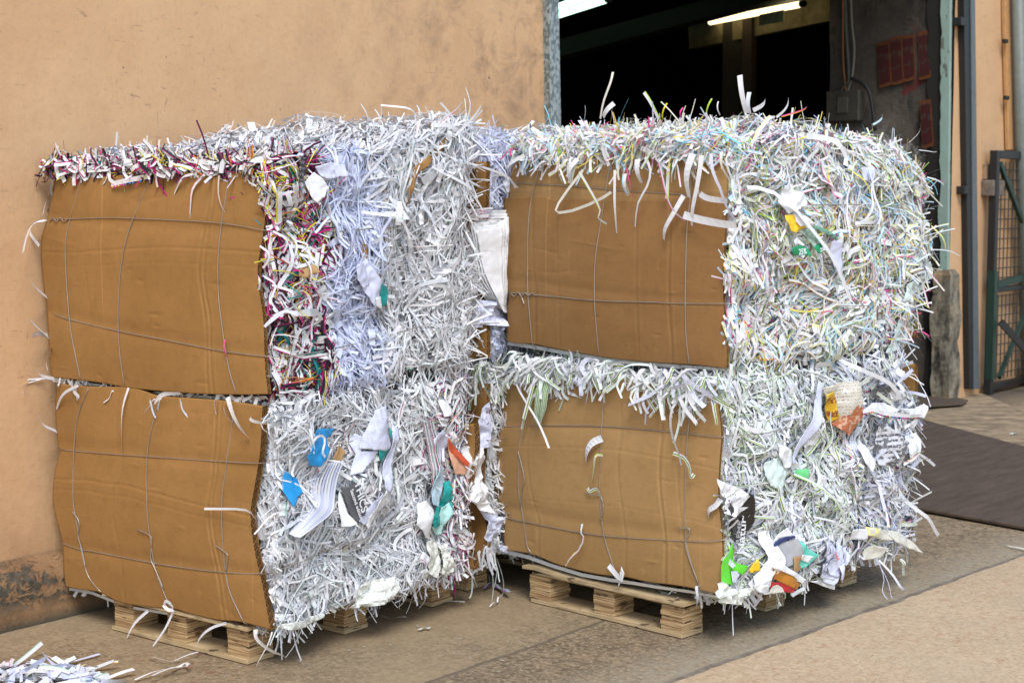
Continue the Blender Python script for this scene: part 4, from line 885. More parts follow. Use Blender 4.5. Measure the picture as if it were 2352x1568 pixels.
tail(L1, r1, [(166, 1174), (178, 1190), (182, 1206), (179, 1230), (188, 1262), (196, 1300)]); tail(L1, r1, [(315, 1215), (341, 1227), (348, 1240), (346, 1280), (357, 1308), (375, 1350)]); tail(L1, r1, [(494, 1251), (520, 1270), (522, 1280), (518, 1312)])
rear_sheet(b1, r1, -1.10, .012, .16, .70, .03)
z1 = Z(700, 980, 4.357); X1 = .030
scrap(F1, r1, 'blue_envelope', z1((345, 300), (590, 295), (540, 370), (495, 420), (500, 520), (440, 620), (395, 695), (270, 690), (240, 640), (215, 580), (270, 470), (300, 400)), 0, X1 + .012, M['blue'], .016)
scrap(F1, r1, 'blue_envelope', z1((35, 745), (175, 830), (170, 960), (90, 1020), (60, 1120), (25, 1090), (-20, 950)), 0, X1 + .004, M['blue'], .012)
scrap(F1, r1, 'printed_form', z1((1070, 50), (1090, 260), (1105, 495), (1020, 520), (950, 512), (800, 500), (830, 340), (880, 200), (940, 90)), 0, X1 + .016, M['form'], .014)
scrap(F1, r1, 'paper_sheet', z1((760, 340), (830, 400), (800, 530), (930, 520), (930, 600), (790, 750), (700, 790), (770, 560), (720, 440)), 0, X1 + .006, M['lilac'], .014)
scrap(F1, r1, 'teal_card', z1((945, 512), (1105, 498), (1090, 620), (1045, 700), (1010, 640), (960, 600)), 0, X1 + .010, M['teal'], .008)
scrap(F1, r1, 'teal_card', z1((1090, 280), (1150, 330), (1130, 400), (1095, 380)), 0, X1 + .012, M['teal'], .008)
scrap(F1, r1, 'folded_document', z1((1170, 250), (1225, 290), (1180, 560), (1130, 780), (1080, 970), (1010, 920), (1030, 700), (1090, 560), (1120, 420)), 0, X1 + .020, M['form'], .016)
scrap(F1, r1, 'paper_sheet', z1((1010, 930), (1115, 1070), (985, 1185), (930, 1300), (900, 1370), (850, 1290), (930, 1150)), 0, X1 + .018, M['white'], .012)
scrap(F1, r1, 'tan_card', z1((640, 470), (700, 540), (650, 660), (590, 700), (560, 620), (620, 520)), 0, X1 + .012, M['tan'], .012)
gc = scrap(F1, r1, 'printed_card', z1((665, 935), (760, 880), (800, 1000), (850, 1180), (840, 1210), (745, 1262), (715, 1200)), 0, X1 + .024, M['slate'], .003)
p0 = z1((788, 1010))[0]; p1 = z1((766, 1100))[0]
for nm, p, sz, a in (('THICS', p0, .044, -72), ('Second edition', p1, .021, -66)):
    t = lettering(F1, gc, nm, p, 0, X1 + .030, sz, a, M['white'], squash=.95)
scrap(F1, r1, 'paper_sheet', z1((655, 960), (690, 1190), (755, 1300), (690, 1330), (620, 1340), (606, 1180), (630, 1050)), 0, X1 + .018, M['white'], .010)
scrap(F1, r1, 'paper_sheet', z1((770, 1270), (900, 1060), (990, 960), (960, 1100), (880, 1290), (830, 1310)), 0, X1 + .014, M['lilac'], .010)
# sheaf of curved pages
fan = []
for k in range(9):
    t = k / 8; a = .5 + .5 * t
    pts = z1(*[(x + (1 - t) * dx, y + (1 - t) * dy) for (x, y), (dx, dy) in zip([(705, 632), (650, 800), (570, 980), (450, 1170), (290, 1320), (110, 1440)], [(-215, 40), (-230, 0), (-200, -60), (-150, -90), (-90, -70), (-30, -30)])])
    top = [F1.at(x, y, 0, X1 + .014 + .004 * k) for x, y in pts]; top = [np.array([relief(p[1], p[2]) + .018 + .0065 * k, p[1], p[2]]) for p in top]; fan.append(smooth_line(top, 5))
for k in range(8):
    A, B = fan[k], fan[k + 1]; V = [p + [.012, 0, 0] if 0 else p for p in A] + [b_ * .9 + a_ * .1 - np.array([.022, 0, 0]) for a_, b_ in zip(A, B)]; n = len(A)
    V = [p + np.array([.008 * (i / n), 0, 0]) for i, p in enumerate(A)] + V[n:]
    mesh_obj('curved_page', V, [(i, i + 1, n + i + 1, n + i) for i in range(n - 1)], M['white' if k % 3 else 'lilac'], r1, True)
z2 = Z(960, 920, 3.267); X2 = X1 + .012
scrap(F1, r1, 'printed_leaflet', z2((380, 700), (460, 760), (445, 930), (430, 1045), (330, 1020), (345, 880)), 0, X2 + .012, plain('pale_blue_leaflet', (.50, .70, .84), .5, 0, .25, 25), .008)
scrap(F1, r1, 'teal_wrapper', z2((460, 850), (505, 830), (530, 980), (530, 1070), (470, 1180), (400, 1200), (330, 1200), (300, 1140), (340, 1060), (430, 1040)), 0, X2 + .010, M['teal'], .024)
scrap(F1, r1, 'aqua_wrapper', z2((330, 1200), (420, 1150), (440, 1050), (510, 1010), (525, 1090), (475, 1180), (460, 1260), (400, 1272)), 0, X2 + .014, M['aqua'], .018)
scrap(F1, r1, 'white_card', z2((205, 1010), (270, 985), (330, 1060), (340, 1080), (300, 1180), (315, 1300), (270, 1280), (240, 1230), (190, 1180)), 0, X2 + .008, M['white'], .010)
scrap(F1, r1, 'paper_sheet', z2((330, 500), (400, 420), (440, 470), (500, 480), (490, 560), (460, 680), (410, 690), (350, 660)), 0, X2 + .006, M['lilac'], .016)
scrap(F1, r1, 'paper_sheet', z2((390, 190), (460, 180), (495, 260), (470, 300), (410, 320)), 0, X2 + .008, M['white'], .012)
scrap(F1, r1, 'plastic_film', z2((370, 1350), (440, 1330), (500, 1440), (510, 1550), (440, 1590), (380, 1568), (400, 1460)), 0, X2, M['film'], .03)
scrap(F1, r1, 'plastic_film', z2((250, 1310), (320, 1290), (360, 1360), (370, 1460), (330, 1600), (260, 1560), (240, 1450)), 0, X2 - .006, M['film'], .03)
z6 = Z(600, 900, 2.044)
scrap(F1, r1, 'plastic_film', z6((545, 1200), (590, 1080), (640, 1052), (690, 1045), (745, 1035), (765, 1080), (745, 1130), (690, 1160), (620, 1185)), 0, X1 + .004, M['film'], .045)
scrap(F1, r1, 'plastic_film', z6((150, 1285), (210, 1262), (300, 1250), (400, 1215), (395, 1240), (320, 1280), (220, 1305)), 0, X1 - .002, M['film'], .02)
S = dress(b1, r1, band(1, (.80, 'grey'), (2., 'edge')), 6800, 900, None, fly=150, topfly=60)
S += [flyers(b1, (0, 1), 330, band(1, (.80, 'grey'), (2., 'edge')), (.04, .11), (.05, .5), lo=.88, hi=1.)]
S += [fringe(9, -1.08, -.02, .86, 'grey', (.02, .07), y=.0, out=(.01, .02), lean=.8)]
for pts, w, c, mk in (([(295, 890), (288, 930), (284, 980), (281, 1052)], .009, WH, (.5, .3, .2, .2)), ([(355, 925), (380, 905), (415, 903)], .014, WH, (0, 0, 0, 0)), ([(523, 912), (540, 950), (560, 985), (573, 1006)], .018, (.82, .80, .76), (.3, .2, .2, 4)),
        ([(469, 1168), (520, 1167), (572, 1169), (588, 1185), (596, 1210)], .008, WH, (0, 0, 0, 0)), ([(574, 960), (590, 966), (612, 972)], .012, WH, (0, 0, 0, 0)), ([(340, 1402), (318, 1425), (300, 1455), (286, 1482)], .010, WH, (0, 0, 0, 0)),
        ([(399, 1400), (385, 1440), (362, 1475), (343, 1503), (342, 1512)], .008, WH, (0, 0, 0, 0)), ([(520, 1430), (490, 1440), (465, 1462), (448, 1488)], .009, WH, (0, 0, 0, 0)), ([(376, 1388), (384, 1378), (398, 1384), (405, 1398), (388, 1398), (376, 1388)], .012, WH, (0, 0, 0, 0)),
        ([(587, 1445), (595, 1465), (625, 1490), (652, 1505)], .017, (.82, .80, .76), (.7, .2, .1, 4)), ([(625, 1450), (622, 1475), (600, 1515), (588, 1533)], .005, WH, (0, 0, 0, 0))):
    S.append(px_strip(F1, pts, 1, L1.depth(*pts[0]) - .012, w, c, mk, .012, 1.2))
S.append(px_strip(F1, z1((300, 420), (340, 375), (400, 368), (460, 380), (475, 430), (430, 500), (425, 550), (470, 600)), 0, X1 + .036, .012, WH, (0, 0, 0, 0), .01, .6))
for q in range(14):   # black and magenta bundle at the rear of the side
    x = 270 + q * 7; S.append(px_strip(F1, z2((x - 10, 360), (x + 15, 520), (x + 45, 700), (x + 60, 860)), 0, X1 + .022 + .002 * (q % 3), .006, [BLK, MAG, WH, TEA, BLK, WH, (.3, .3, .32)][q % 7], (.7, .7, .7, .3), .01, .6))
S.append(fringe(22, -1.08, -.75, .135, 'lime', (.02, .08), y=.05, out=(.0, .01), dz=.01, lean=1.1))
S.append(px_strip(F1, [(150, 1350), (230, 1364), (276, 1388), (345, 1400), (437, 1416), (552, 1436), (618, 1452)], 1, .03, .010, (.70, .71, .68), (0, 0, 0, 0), 0.006, 1))
finish(r1, .135, S)

# ---------------------------------------- left stack, upper bale
r2 = bale_root(F1, .89, 'upper bale of the left stack, magenta and yellow edged shreds beside its cardboard')
b2 = Bale(F1, -1.11, .010, .012, 1.03, .895, 1.635, .045, 2.2, (1.45, 1.10), rise=.175); core(b2, r2); CUR[0] = b2
L2 = Sheet(F1, r2, 'front_cardboard', [(127, 404), (112, 490), (94, 558), (101, 663), (108, 713), (115, 843), (120, 866)], [(617, 391), (613, 460), (605, 533), (592, 617), (596, 671), (605, 734), (609, 843), (616, 905)],
    [(127, 404), (187, 408), (300, 402), (400, 398), (500, 397), (560, 392), (617, 391)], [(120, 866), (180, 872), (240, 880), (310, 892), (440, 903), (540, 906), (616, 905)],
    .0, .028, [(.73, .004), (.75, .004), (.20, .0015), (.47, .001)], [(.36, .005), (.43, .002)], [(.20, .27, .006), (.67, .82, .005)], .014, 2, M['card'], 8)
wire(L2, r2, [(113, 505), (160, 503), (252, 500), (315, 502), (479, 510), (546, 518), (609, 529)], [(640, 530), (709, 532), (816, 529), (900, 520), (980, 508)], .032, loop_h(b2, 1.45))
wire(L2, r2, [(126, 721), (162, 734), (269, 759), (378, 780), (512, 806), (609, 818)], [(640, 820), (700, 812), (820, 788), (950, 757), (1075, 722)], .032, loop_h(b2, 1.10))
wire(L2, r2, [(187, 409), (162, 499), (150, 566), (155, 680), (164, 768), (179, 843), (184, 866)], loop=loop_v(b2))
wire(L2, r2, [(346, 402), (307, 499), (286, 566), (275, 642), (271, 734), (275, 810), (285, 882)], loop=loop_v(b2))
wire(L2, r2, [(527, 400), (509, 512), (501, 591), (502, 680), (512, 764), (525, 843), (542, 902)], loop=loop_v(b2))
tail(L2, r2, [(113, 508), (122, 500), (130, 509), (138, 500), (146, 508), (155, 503)], .002)
rear_sheet(b2, r2, -1.10, -.03, .93, 1.66)
za = Z(600, 380, 3.733)
scrap(F1, r2, 'black_printed_card', za((425, 30), (450, 5), (525, -5), (535, 60), (548, 140), (510, 190), (475, 252), (430, 240), (410, 180)), 0, .05, M['blackt'], .008)
scrap(F1, r2, 'crumpled_sheet', za((632, 150), (690, 215), (742, 292), (700, 380), (650, 430), (600, 390), (575, 320), (558, 240)), 0, .045, M['white'], .018)
scrap(F1, r2, 'clear_film', za((640, 100), (760, 60), (870, 80), (900, 200), (840, 190), (760, 215), (690, 190)), 0, .05, M['lilac'], .02)
scrap(F1, r2, 'tan_card', za((432, 1030), (490, 1000), (545, 985), (572, 1060), (530, 1075), (500, 1112), (425, 1102)), 0, .045, M['tan'], .02, curl=2.)
scrap(F1, r2, 'cardboard_sliver', za((1060, 735), (1085, 780), (1110, 855), (1100, 930), (1072, 985), (1042, 992), (1060, 880), (1070, 800)), 0, .012, M['card'], .012)
zb = Z(600, 200, 2.24)
scrap(F1, r2, 'cardboard_sliver', zb((1118, 272), (1135, 290), (1070, 370), (1010, 425), (935, 500), (905, 560), (890, 620), (872, 705), (862, 690), (868, 600), (885, 520), (930, 455), (1000, 390), (1070, 320)), 0, .008, M['card'], .02)
scrap(F1, r2, 'lilac_page', zb((655, 930), (690, 1000), (742, 1090), (752, 1170), (720, 1235), (680, 1180), (640, 1120), (608, 1050)), 0, .048, M['lilac'], .016)
scrap(F1, r2, 'lilac_page', zb((600, 1000), (640, 985), (670, 1040), (690, 1110), (650, 1130), (610, 1080)), 0, .054, M['lilac'], .012)
scrap(F1, r2, 'teal_card', zb((750, 1100), (785, 1120), (803, 1140), (800, 1225), (772, 1240), (750, 1240), (752, 1170)), 0, .046, M['teal'], .01)
scrap(F1, r2, 'white_page', zb((735, 1180), (770, 1175), (780, 1250), (740, 1225)), 0, .058, M['white'], .01)
def s2(fy, fz, q):
    w = fy + .03 * np.sin(q[:, 2] * 17) + rng.normal(0, .012, len(fy)); out = np.full(len(fy), 'grey', dtype=object); out[w < .50] = 'blue'; out[w < .235] = 'mag'
    top = q[:, 2] > 1.66; out[top & (w > .30)] = 'grey'; out[(q[:, 1] > .09) & (q[:, 0] < -.05) & (rng.random(len(fy)) < .8)] = 'grey'; return out
S = dress(b2, r2, s2, 6600, 3400, (1.615, 900), fly=200, topfly=520)
S += [flyers(b2, (0, 1), 520, s2, (.05, .16), (.05, .5), lo=.86, hi=1.), fringe(12, -1.08, -.1, 1.63, 'mag', (.02, .06), y=-.0)]
# curled ribbons in the coloured bundle
for q in range(13):
    x, y = rng.uniform(150, 520), rng.choice([rng.uniform(560, 1100), rng.uniform(1150, 1550)]); L_ = rng.uniform(60, 230); a = rng.uniform(-.6, .6) + 1.57; kx = rng.uniform(-70, 70)
    S.append(px_strip(F1, za((x, y), (x + L_ * .4 * math.cos(a) + kx, y + L_ * .4 * math.sin(a)), (x + L_ * math.cos(a) + kx * .4, y + L_ * math.sin(a))), 0, .05 + rng.uniform(0, .02), rng.uniform(.007, .016), WH, random.choice([(.02, .02, .02, .1), (*MAG, .15), (.8, .7, .1, 3), (0, 0, 0, 0), (*YEL, .15)]), .02, 1.0))
for q in range(34):
    x, y = rng.uniform(120, 600), rng.uniform(300, 1500); L_ = rng.uniform(60, 200); a = rng.uniform(-1.3, 1.3)
    S.append(px_strip(F1, za((x, y), (x + L_ * .5 * math.cos(a), y + L_ * .5 * math.sin(a) + rng.uniform(-40, 40)), (x + L_ * math.cos(a), y + L_ * math.sin(a))), 0, .05 + rng.uniform(0, .02), rng.uniform(.003, .007), random.choice([MAG, YEL, TEA, BLK, MAG, (.45, .12, .04), (.62, .50, .05)]), (0, 0, 0, 0), .015, 1.))
S.append(px_strip(F1, za((270, 330), (300, 450), (350, 600)), 0, .068, .038, WH, (.75, .65, .05, .3), .004, .1)); S.append(px_strip(F1, za((330, 330), (380, 430), (410, 520)), 0, .062, .03, WH, (0, 0, 0, 0), .004, .3))
S.append(px_strip(F1, za((440, 810), (430, 950), (400, 1080), (360, 1190)), 0, .066, .022, WH, (0, 0, 0, 0), .01, .5)); S.append(px_strip(F1, za((420, 830), (500, 830), (545, 900), (520, 980), (440, 1010)), 0, .05, .018, (.7, .7, .72), (.1, .1, .1, .08), .02, .4))
for q in range(9): S.append(px_strip(F1, za((180 + 8 * q, 1560 - 6 * q), (260 + 12 * q, 1440 - 4 * q), (420, 1420 + 4 * q), (600 + 8 * q, 1400 + 6 * q), (700 - 6 * q, 1500)), 0, .045 + .002 * q, .014, WH, (.3, .1, .1, .07), .01, .8))
for pts, w, c, mk in (([(255, 425), (300, 416), (344, 407)], .022, (.84, .84, .86), (0, 0, 0, 3)), ([(452, 398), (425, 408), (400, 446)], .009, WH, (.6, .2, .3, .15)), ([(470, 400), (448, 430), (442, 470), (435, 518)], .010, WH, (*PNK, .2)), ([(503, 403), (506, 440), (512, 470), (517, 488)], .006, (.7, .6, .6), (0, 0, 0, 0)),
        ([(517, 780), (520, 800), (524, 824)], .006, PNK, (0, 0, 0, 0)), ([(530, 458), (540, 453)], .004, MAG, (0, 0, 0, 0))):
    S.append(px_strip(F1, pts, 1, L2.depth(*pts[0]) - .010, w, c, mk, .010, .5))
for pts, w in (([(105, 505), (80, 515), (65, 545), (53, 580)], .016), ([(80, 508), (72, 530), (90, 565)], .012), ([(120, 430), (112, 460), (98, 495)], .012), ([(108, 683), (88, 660), (68, 640)], .015), ([(112, 775), (90, 750), (70, 735)], .014), ([(110, 770), (90, 765), (75, 772)], .012), ([(118, 800), (112, 830), (110, 850)], .012),
        ([(125, 870), (100, 862), (85, 848)], .012), ([(128, 885), (115, 920), (108, 940)], .012), ([(100, 868), (60, 885), (55, 915)], .004), ([(130, 990), (105, 975), (90, 955)], .014), ([(130, 940), (150, 905), (180, 885)], .008), ([(165, 880), (182, 912)], .012), ([(110, 868), (50, 872), (0, 878)], .004)):
    S.append(px_strip(F1, pts, 1, .0, w * 1.35, WH, (.3, .3, .5, .1), .01, .15, dv=-.14 if pts[-1][0] < pts[0][0] else -.03))
zt = Z(900, 200, 1.7925)
for pts, w, mk in ((zt((400, 245), (440, 120), (432, 25)), .007, (0, 0, 0, 0)), (zt((325, 180), (372, 130), (418, 88)), .006, (*PNK, .3)), (zt((245, 160), (180, 120), (100, 100)), .007, (0, 0, 0, 0)), (zt((385, 235), (440, 170), (500, 105)), .012, (0, 0, 0, 0)), (zt((95, 185), (80, 118)), .008, (0, 0, 0, 0)), (zt((40, 190), (0, 95)), .005, (0, 0, 0, 0)),
        (zt((235, 170), (232, 100)), .012, (0, 0, 0, 0)), (zt((290, 370), (400, 440), (472, 495)), .010, (0, 0, 0, 0)), (zt((380, 340), (470, 365), (600, 410), (655, 465)), .009, (0, 0, 0, 0)), (zt((300, 190), (350, 190), (400, 215)), .016, (0, 0, 0, 0)), (zt((20, 570), (120, 590), (170, 640), (200, 720)), .012, (0, 0, 0, 0))):
    S.append(px_strip(F1, pts, 0, .05, w * 1.3, WH, mk, .012, .5))
S.append(px_strip(F1, [(122, 872), (180, 880), (240, 888), (310, 899), (440, 911), (540, 915), (614, 913)], 1, .03, .016, (.70, .71, .68), (0, 0, 0, 0), .006, 1)); S += [fringe(60, -1.08, -.02, .885, 'grey', (.015, .05), y=.02, out=(.0, .02), lean=1.5)]
finish(r2, .89, S)

# ---------------------------------------- right stack, lower bale
r3 = bale_root(F2, .135, 'lower bale of the right stack, white shreds with lime and black stripes')
b3 = Bale(F2, -.955, .008, .012, 1.22, .150, .925, .045, 3.1, (.62, .36), belly=.03); core(b3, r3); CUR[0] = b3
T3 = Sheet(F2, r3, 'front_cardboard', [(1140, 872), (1136, 921), (1138, 975), (1127, 1025), (1129, 1079), (1138, 1133), (1158, 1191), (1156, 1227), (1160, 1262)], [(1646, 890), (1650, 930), (1657, 998), (1653, 1052), (1650, 1137), (1656, 1205), (1659, 1250), (1660, 1322), (1660, 1367)],
    [(1140, 872), (1260, 862), (1400, 868), (1540, 882), (1646, 890)], [(1160, 1262), (1222, 1272), (1285, 1297), (1370, 1318), (1437, 1325), (1487, 1336), (1577, 1348), (1660, 1368)],
    .0, .030, [(.16, .002), (.56, .002), (.74, .004), (.82, .002)], [(.38, .004), (.66, .002)], [(.26, .24, .006), (.75, .74, .005)], .012, 2, M['card2'], 21)
wire(T3, r3, [(1140, 980), (1262, 977), (1379, 978), (1487, 986), (1577, 995), (1655, 1003)], [(1690, 1000), (1795, 981), (1893, 959), (2026, 930)], .030, loop_h(b3, .62))
wire(T3, r3, [(1160, 1188), (1216, 1200), (1324, 1221), (1423, 1233), (1577, 1242), (1657, 1240)], [(1690, 1230), (1746, 1216), (1830, 1192), (1943, 1162), (2041, 1128)], .030, loop_h(b3, .36))
wire(T3, r3, [(1200, 980), (1192, 1034), (1190, 1115), (1197, 1160), (1203, 1200), (1210, 1250), (1219, 1268)], loop=loop_v(b3))
wire(T3, r3, [(1386, 925), (1384, 948), (1381, 1002), (1377, 1115), (1381, 1182), (1390, 1241), (1415, 1318)], loop=loop_v(b3))
wire(T3, r3, [(1583, 930), (1583, 962), (1577, 1034), (1573, 1160), (1576, 1241), (1591, 1304), (1609, 1352)], loop=loop_v(b3))
tail(T3, r3, [(1190, 1037), (1196, 1060), (1204, 1098), (1198, 1130), (1196, 1162)]); tail(T3, r3, [(1344, 1130), (1360, 1136), (1380, 1140), (1386, 1170), (1379, 1195)]); tail(T3, r3, [(1558, 1213), (1582, 1213), (1582, 1228), (1574, 1245), (1584, 1285), (1605, 1340)]); tail(T3, r3, [(1153, 1210), (1158, 1180), (1171, 1178)])
rear_sheet(b3, r3, -.93, .0, .20, .88)
z4 = Z(1740, 1150, 4.48); XA = .032
scrap(F2, r3, 'black_wrapper', z4((300, 255), (360, 230), (415, 250), (440, 330), (465, 430), (490, 540), (470, 660), (410, 790), (330, 790), (280, 690), (270, 560), (180, 430), (240, 370)), 0, XA + .010, M['ink'], .014)
bw = col.objects[-1] if False else [o for o in col.objects if o.name.startswith('black_wrapper')][-1]
lettering(F2, bw, 'Natura', z4((425, 690))[0], 0, XA + .022, .052, 82, M['white']); lettering(F2, bw, 'CREME', z4((350, 720))[0], 0, XA + .022, .034, 82, M['grey'])
scrap(F2, r3, 'sketched_paper', z4((105, 90), (220, 150), (330, 190), (400, 270), (340, 400), (430, 400), (330, 520), (180, 470), (150, 400), (200, 300), (120, 240)), 0, XA + .018, mat_print('ink_sketch', (.76, .77, .80), (.05, .05, .06), 24, .62, 40, 2), .022)
scrap(F2, r3, 'green_box', z4((290, 785), (305, 1000), (280, 1250), (150, 1245), (165, 1060), (180, 980), (235, 930)), 0, XA + .012, M['lime'], .006)
scrap(F2, r3, 'green_box', z4((300, 975), (370, 1030), (432, 1040), (420, 1100), (400, 1145), (295, 1100)), 0, XA + .016, M['lime'], .008)
scrap(F2, r3, 'white_label', z4((290, 1105), (395, 1115), (390, 1170), (340, 1240), (280, 1225)), 0, XA + .022, M['form'], .004)
scrap(F2, r3, 'yellow_card', z4((512, 955), (525, 1080), (465, 1125), (455, 1080), (480, 1010)), 0, XA + .024, M['yellow'], .004)
scrap(F2, r3, 'grey_box', z4((655, 840), (770, 780), (885, 725), (932, 910), (900, 960), (840, 1010), (770, 1030), (700, 1010), (648, 960)), 0, XA + .020, M['grey'], .006)
scrap(F2, r3, 'navy_flap', z4((660, 795), (810, 715), (870, 698), (882, 716), (770, 775), (665, 832)), 0, XA + .028, M['navy'], .002)
scrap(F2, r3, 'white_flap', z4((655, 780), (800, 610), (855, 690), (810, 710), (700, 760)), 0, XA + .024, M['white'], .004)
scrap(F2, r3, 'mint_box', z4((892, 745), (990, 820), (1095, 905), (1060, 980), (1020, 1040), (950, 1062), (915, 1000), (930, 900)), 0, XA + .018, M['mintc'], .006)
scrap(F2, r3, 'white_band', z4((930, 900), (1080, 925), (1045, 1000), (925, 960)), 0, XA + .026, M['white'], .004)
scrap(F2, r3, 'brown_paper', z4((858, 930), (930, 915), (932, 1000), (972, 1060), (880, 1102), (828, 1090), (855, 1000)), 0, XA + .032, M['tan'], .008)
scrap(F2, r3, 'orange_envelope', z4((608, 1045), (700, 1040), (850, 1120), (985, 1215), (905, 1290), (770, 1240), (640, 1170)), 0, XA + .030, M['orange'], .006)
scrap(F2, r3, 'white_flap', z4((655, 965), (800, 1060), (1035, 1185), (985, 1230), (820, 1130), (610, 1045)), 0, XA + .040, M['white'], .006)
rc = scrap(F2, r3, 'red_packet', z4((600, 1208), (750, 1210), (895, 1242), (870, 1322), (720, 1310), (620, 1275)), 0, XA + .030, M['red'], .006)
scrap(F2, r3, 'cream_label', z4((640, 1320), (665, 1260), (710, 1240), (750, 1265), (775, 1320), (700, 1335), (580, 1355)), 0, XA + .040, M['cream'], .01)
scrap(F2, r3, 'white_board', z4((1020, 1195), (1180, 1180), (1335, 1165), (1322, 1295), (1160, 1235)), 0, XA - .01, M['white'], .006)
scrap(F2, r3, 'white_board', z4((820, 1330), (985, 1262), (998, 1300), (850, 1372)), 0, XA + .01, M['white'], .006)
scrap(F2, r3, 'cream_sheet', z4((545, 640), (620, 650), (640, 760), (655, 950), (600, 1080), (560, 1150), (555, 1290), (440, 1330), (450, 1150), (540, 960), (520, 780)), 0, XA + .008, M['white'], .03)
scrap(F2, r3, 'plastic_film', z4((-10, 1360), (60, 1290), (100, 1205), (200, 1270), (335, 1310), (480, 1240), (430, 1340), (350, 1440), (300, 1465), (180, 1440), (60, 1435)), 0, XA + .006, M['film'], .055)
scrap(F2, r3, 'paper_sheet', z4((470, 1250), (555, 1230), (600, 1300), (580, 1350), (500, 1320)), 0, XA + .02, M['white'], .02)
for q in range(11):      # lilac order slips pressed together
    x, y = 1100 + (q * 97) % 340, 760 + (q * 61) % 330
    scrap(F2, r3, 'order_slip', z4((x, y), (x + 90, y - 50), (x + 150, y + 70), (x + 100, y + 190), (x + 10, y + 150)), 0, XA + .002 * q, M['form'], .02)
scrap(F2, r3, 'pink_stamp', z4((1325, 880), (1350, 865), (1440, 965), (1425, 985)), 0, XA + .05, plain('pink_stamp', (.80, .30, .38), .5), .003)
z5 = Z(1960, 880, 4.9); XB = .05
scrap(F2, r3, 'magazine_page', z5((265, 330), (420, 270), (600, 235), (650, 330), (650, 480), (600, 590), (500, 680), (430, 740), (390, 690), (330, 600), (300, 430)), 0, XB + .0, M['mag'], .014)
scrap(F2, r3, 'photo_print', z5((305, 410), (400, 370), (450, 480), (470, 600), (510, 700), (430, 760), (385, 690), (325, 600)), 0, XB + .014, M['gold'], .008)
scrap(F2, r3, 'photo_print', z5((560, 620), (620, 500), (690, 560), (705, 680), (670, 800), (625, 910), (540, 850), (445, 770), (510, 690)), 0, XB + .012, M['photo'], .010)
scrap(F2, r3, 'newsprint_sheet', z5((910, 720), (1000, 790), (1190, 980), (1180, 1150), (1150, 1290), (1000, 1240), (860, 1245), (880, 1000)), 0, XB, M['news'], .018)
scrap(F2, r3, 'newsprint_sheet', z5((880, 330), (1000, 300), (1130, 370), (1140, 450), (1000, 480), (870, 440)), 0, XB, M['news'], .02)
scrap(F2, r3, 'proof_sheet', z5((765, 560), (880, 510), (1040, 510), (1140, 590), (1060, 660), (1000, 690), (860, 660), (800, 630)), 0, XB + .018, M['white'], .012)
scrap(F2, r3, 'proof_sheet', z5((700, 1020), (780, 1010), (850, 1230), (790, 1330), (700, 1220)), 0, XB + .012, M['white'], .012)
scrap(F2, r3, 'proof_sheet', z5((1200, 900), (1340, 860), (1385, 960), (1340, 1050), (1230, 1230), (1190, 1100)), 0, XB + .010, M['white'], .012)
scrap(F2, r3, 'proof_sheet', z5((1140, 570), (1310, 570), (1440, 510), (1470, 545), (1440, 685), (1310, 670), (1200, 610)), 0, XB + .020, M['white'], .014)
scrap(F2, r3, 'long_card', z5((200, 258), (262, 312), (200, 500), (120, 720), (20, 930), (-120, 1250), (-150, 1200), (-20, 760), (90, 520)), 0, XA + .022, M['lilac'], .006)
zc = Z(1700, 850, 1.919)
scrap(F2, r3, 'torn_card', zc((890, 850), (960, 860), (1030, 910), (1070, 960), (1000, 935), (930, 905)), 0, XB + .02, M['cream'], .008)
scrap(F2, r3, 'kraft_slip', zc((830, 840), (900, 860), (925, 895), (880, 900), (830, 880)), 0, XB + .015, M['cream'], .008)
scrap(F2, r3, 'yellow_slip', zc((825, 840), (870, 845), (868, 885), (822, 880)), 0, XB + .022, plain('pale_yellow', (.80, .76, .30), .5), .004)
scrap(F2, r3, 'torn_card', zc((820, 960), (850, 925), (900, 935), (880, 985), (830, 1000)), 0, XB + .01, M['cream'], .01)
scrap(F2, r3, 'proof_sheet', zc((760, 855), (830, 850), (835, 900), (765, 908)), 0, XB + .022, M['white'], .006)
scrap(F2, r3, 'bag_corner', zc((290, 530), (360, 500), (390, 590), (385, 680), (320, 640), (290, 590)), 0, XA + .0, M['bag'], .02)
scrap(F2, r3, 'paper_sheet', zc((340, 440), (420, 470), (440, 540), (390, 560), (350, 500)), 0, XA + .012, M['white'], .014)
scrap(F2, r3, 'green_card', zc((450, 570), (500, 560), (495, 620), (455, 600)), 0, XA + .01, plain('pale_green_card', (.15, .60, .22), .5), .008)
S = dress(b3, r3, band(2, (.62, 'lime'), (2., 'mix')), 7600, 1200, (.80, 700), fly=300, topfly=100)
S += [flyers(b3, (0, 1), 160, band(2, (.62, 'lime'), (2., 'mix')), (.05, .14), (.3, 1.2), lo=.7, hi=1.)]
S += [fringe(130, -.97, -.01, lambda x: .89 + .02 * np.sin(x * 9), 'lime', (.02, .10), y=-.018, out=(.015, .05), dz=.035, lean=.7, wmul=1.0, long=14), fringe(120, -.96, -.01, .93, 'lime', (.03, .09), y=-.01, out=(.01, .055), lean=1.6)]
for q in range(7): S.append(px_strip(F2, [(1240 + 4 * q, 870 + q), (1236 + 4 * q, 900), (1232 + 4 * q, 935), (1226 + 3 * q, 962 + (q % 3) * 5)], 1, -.05 - .003 * (q % 3), .010, (.66, .76, .62), (*LIM, 2), .008, .5))
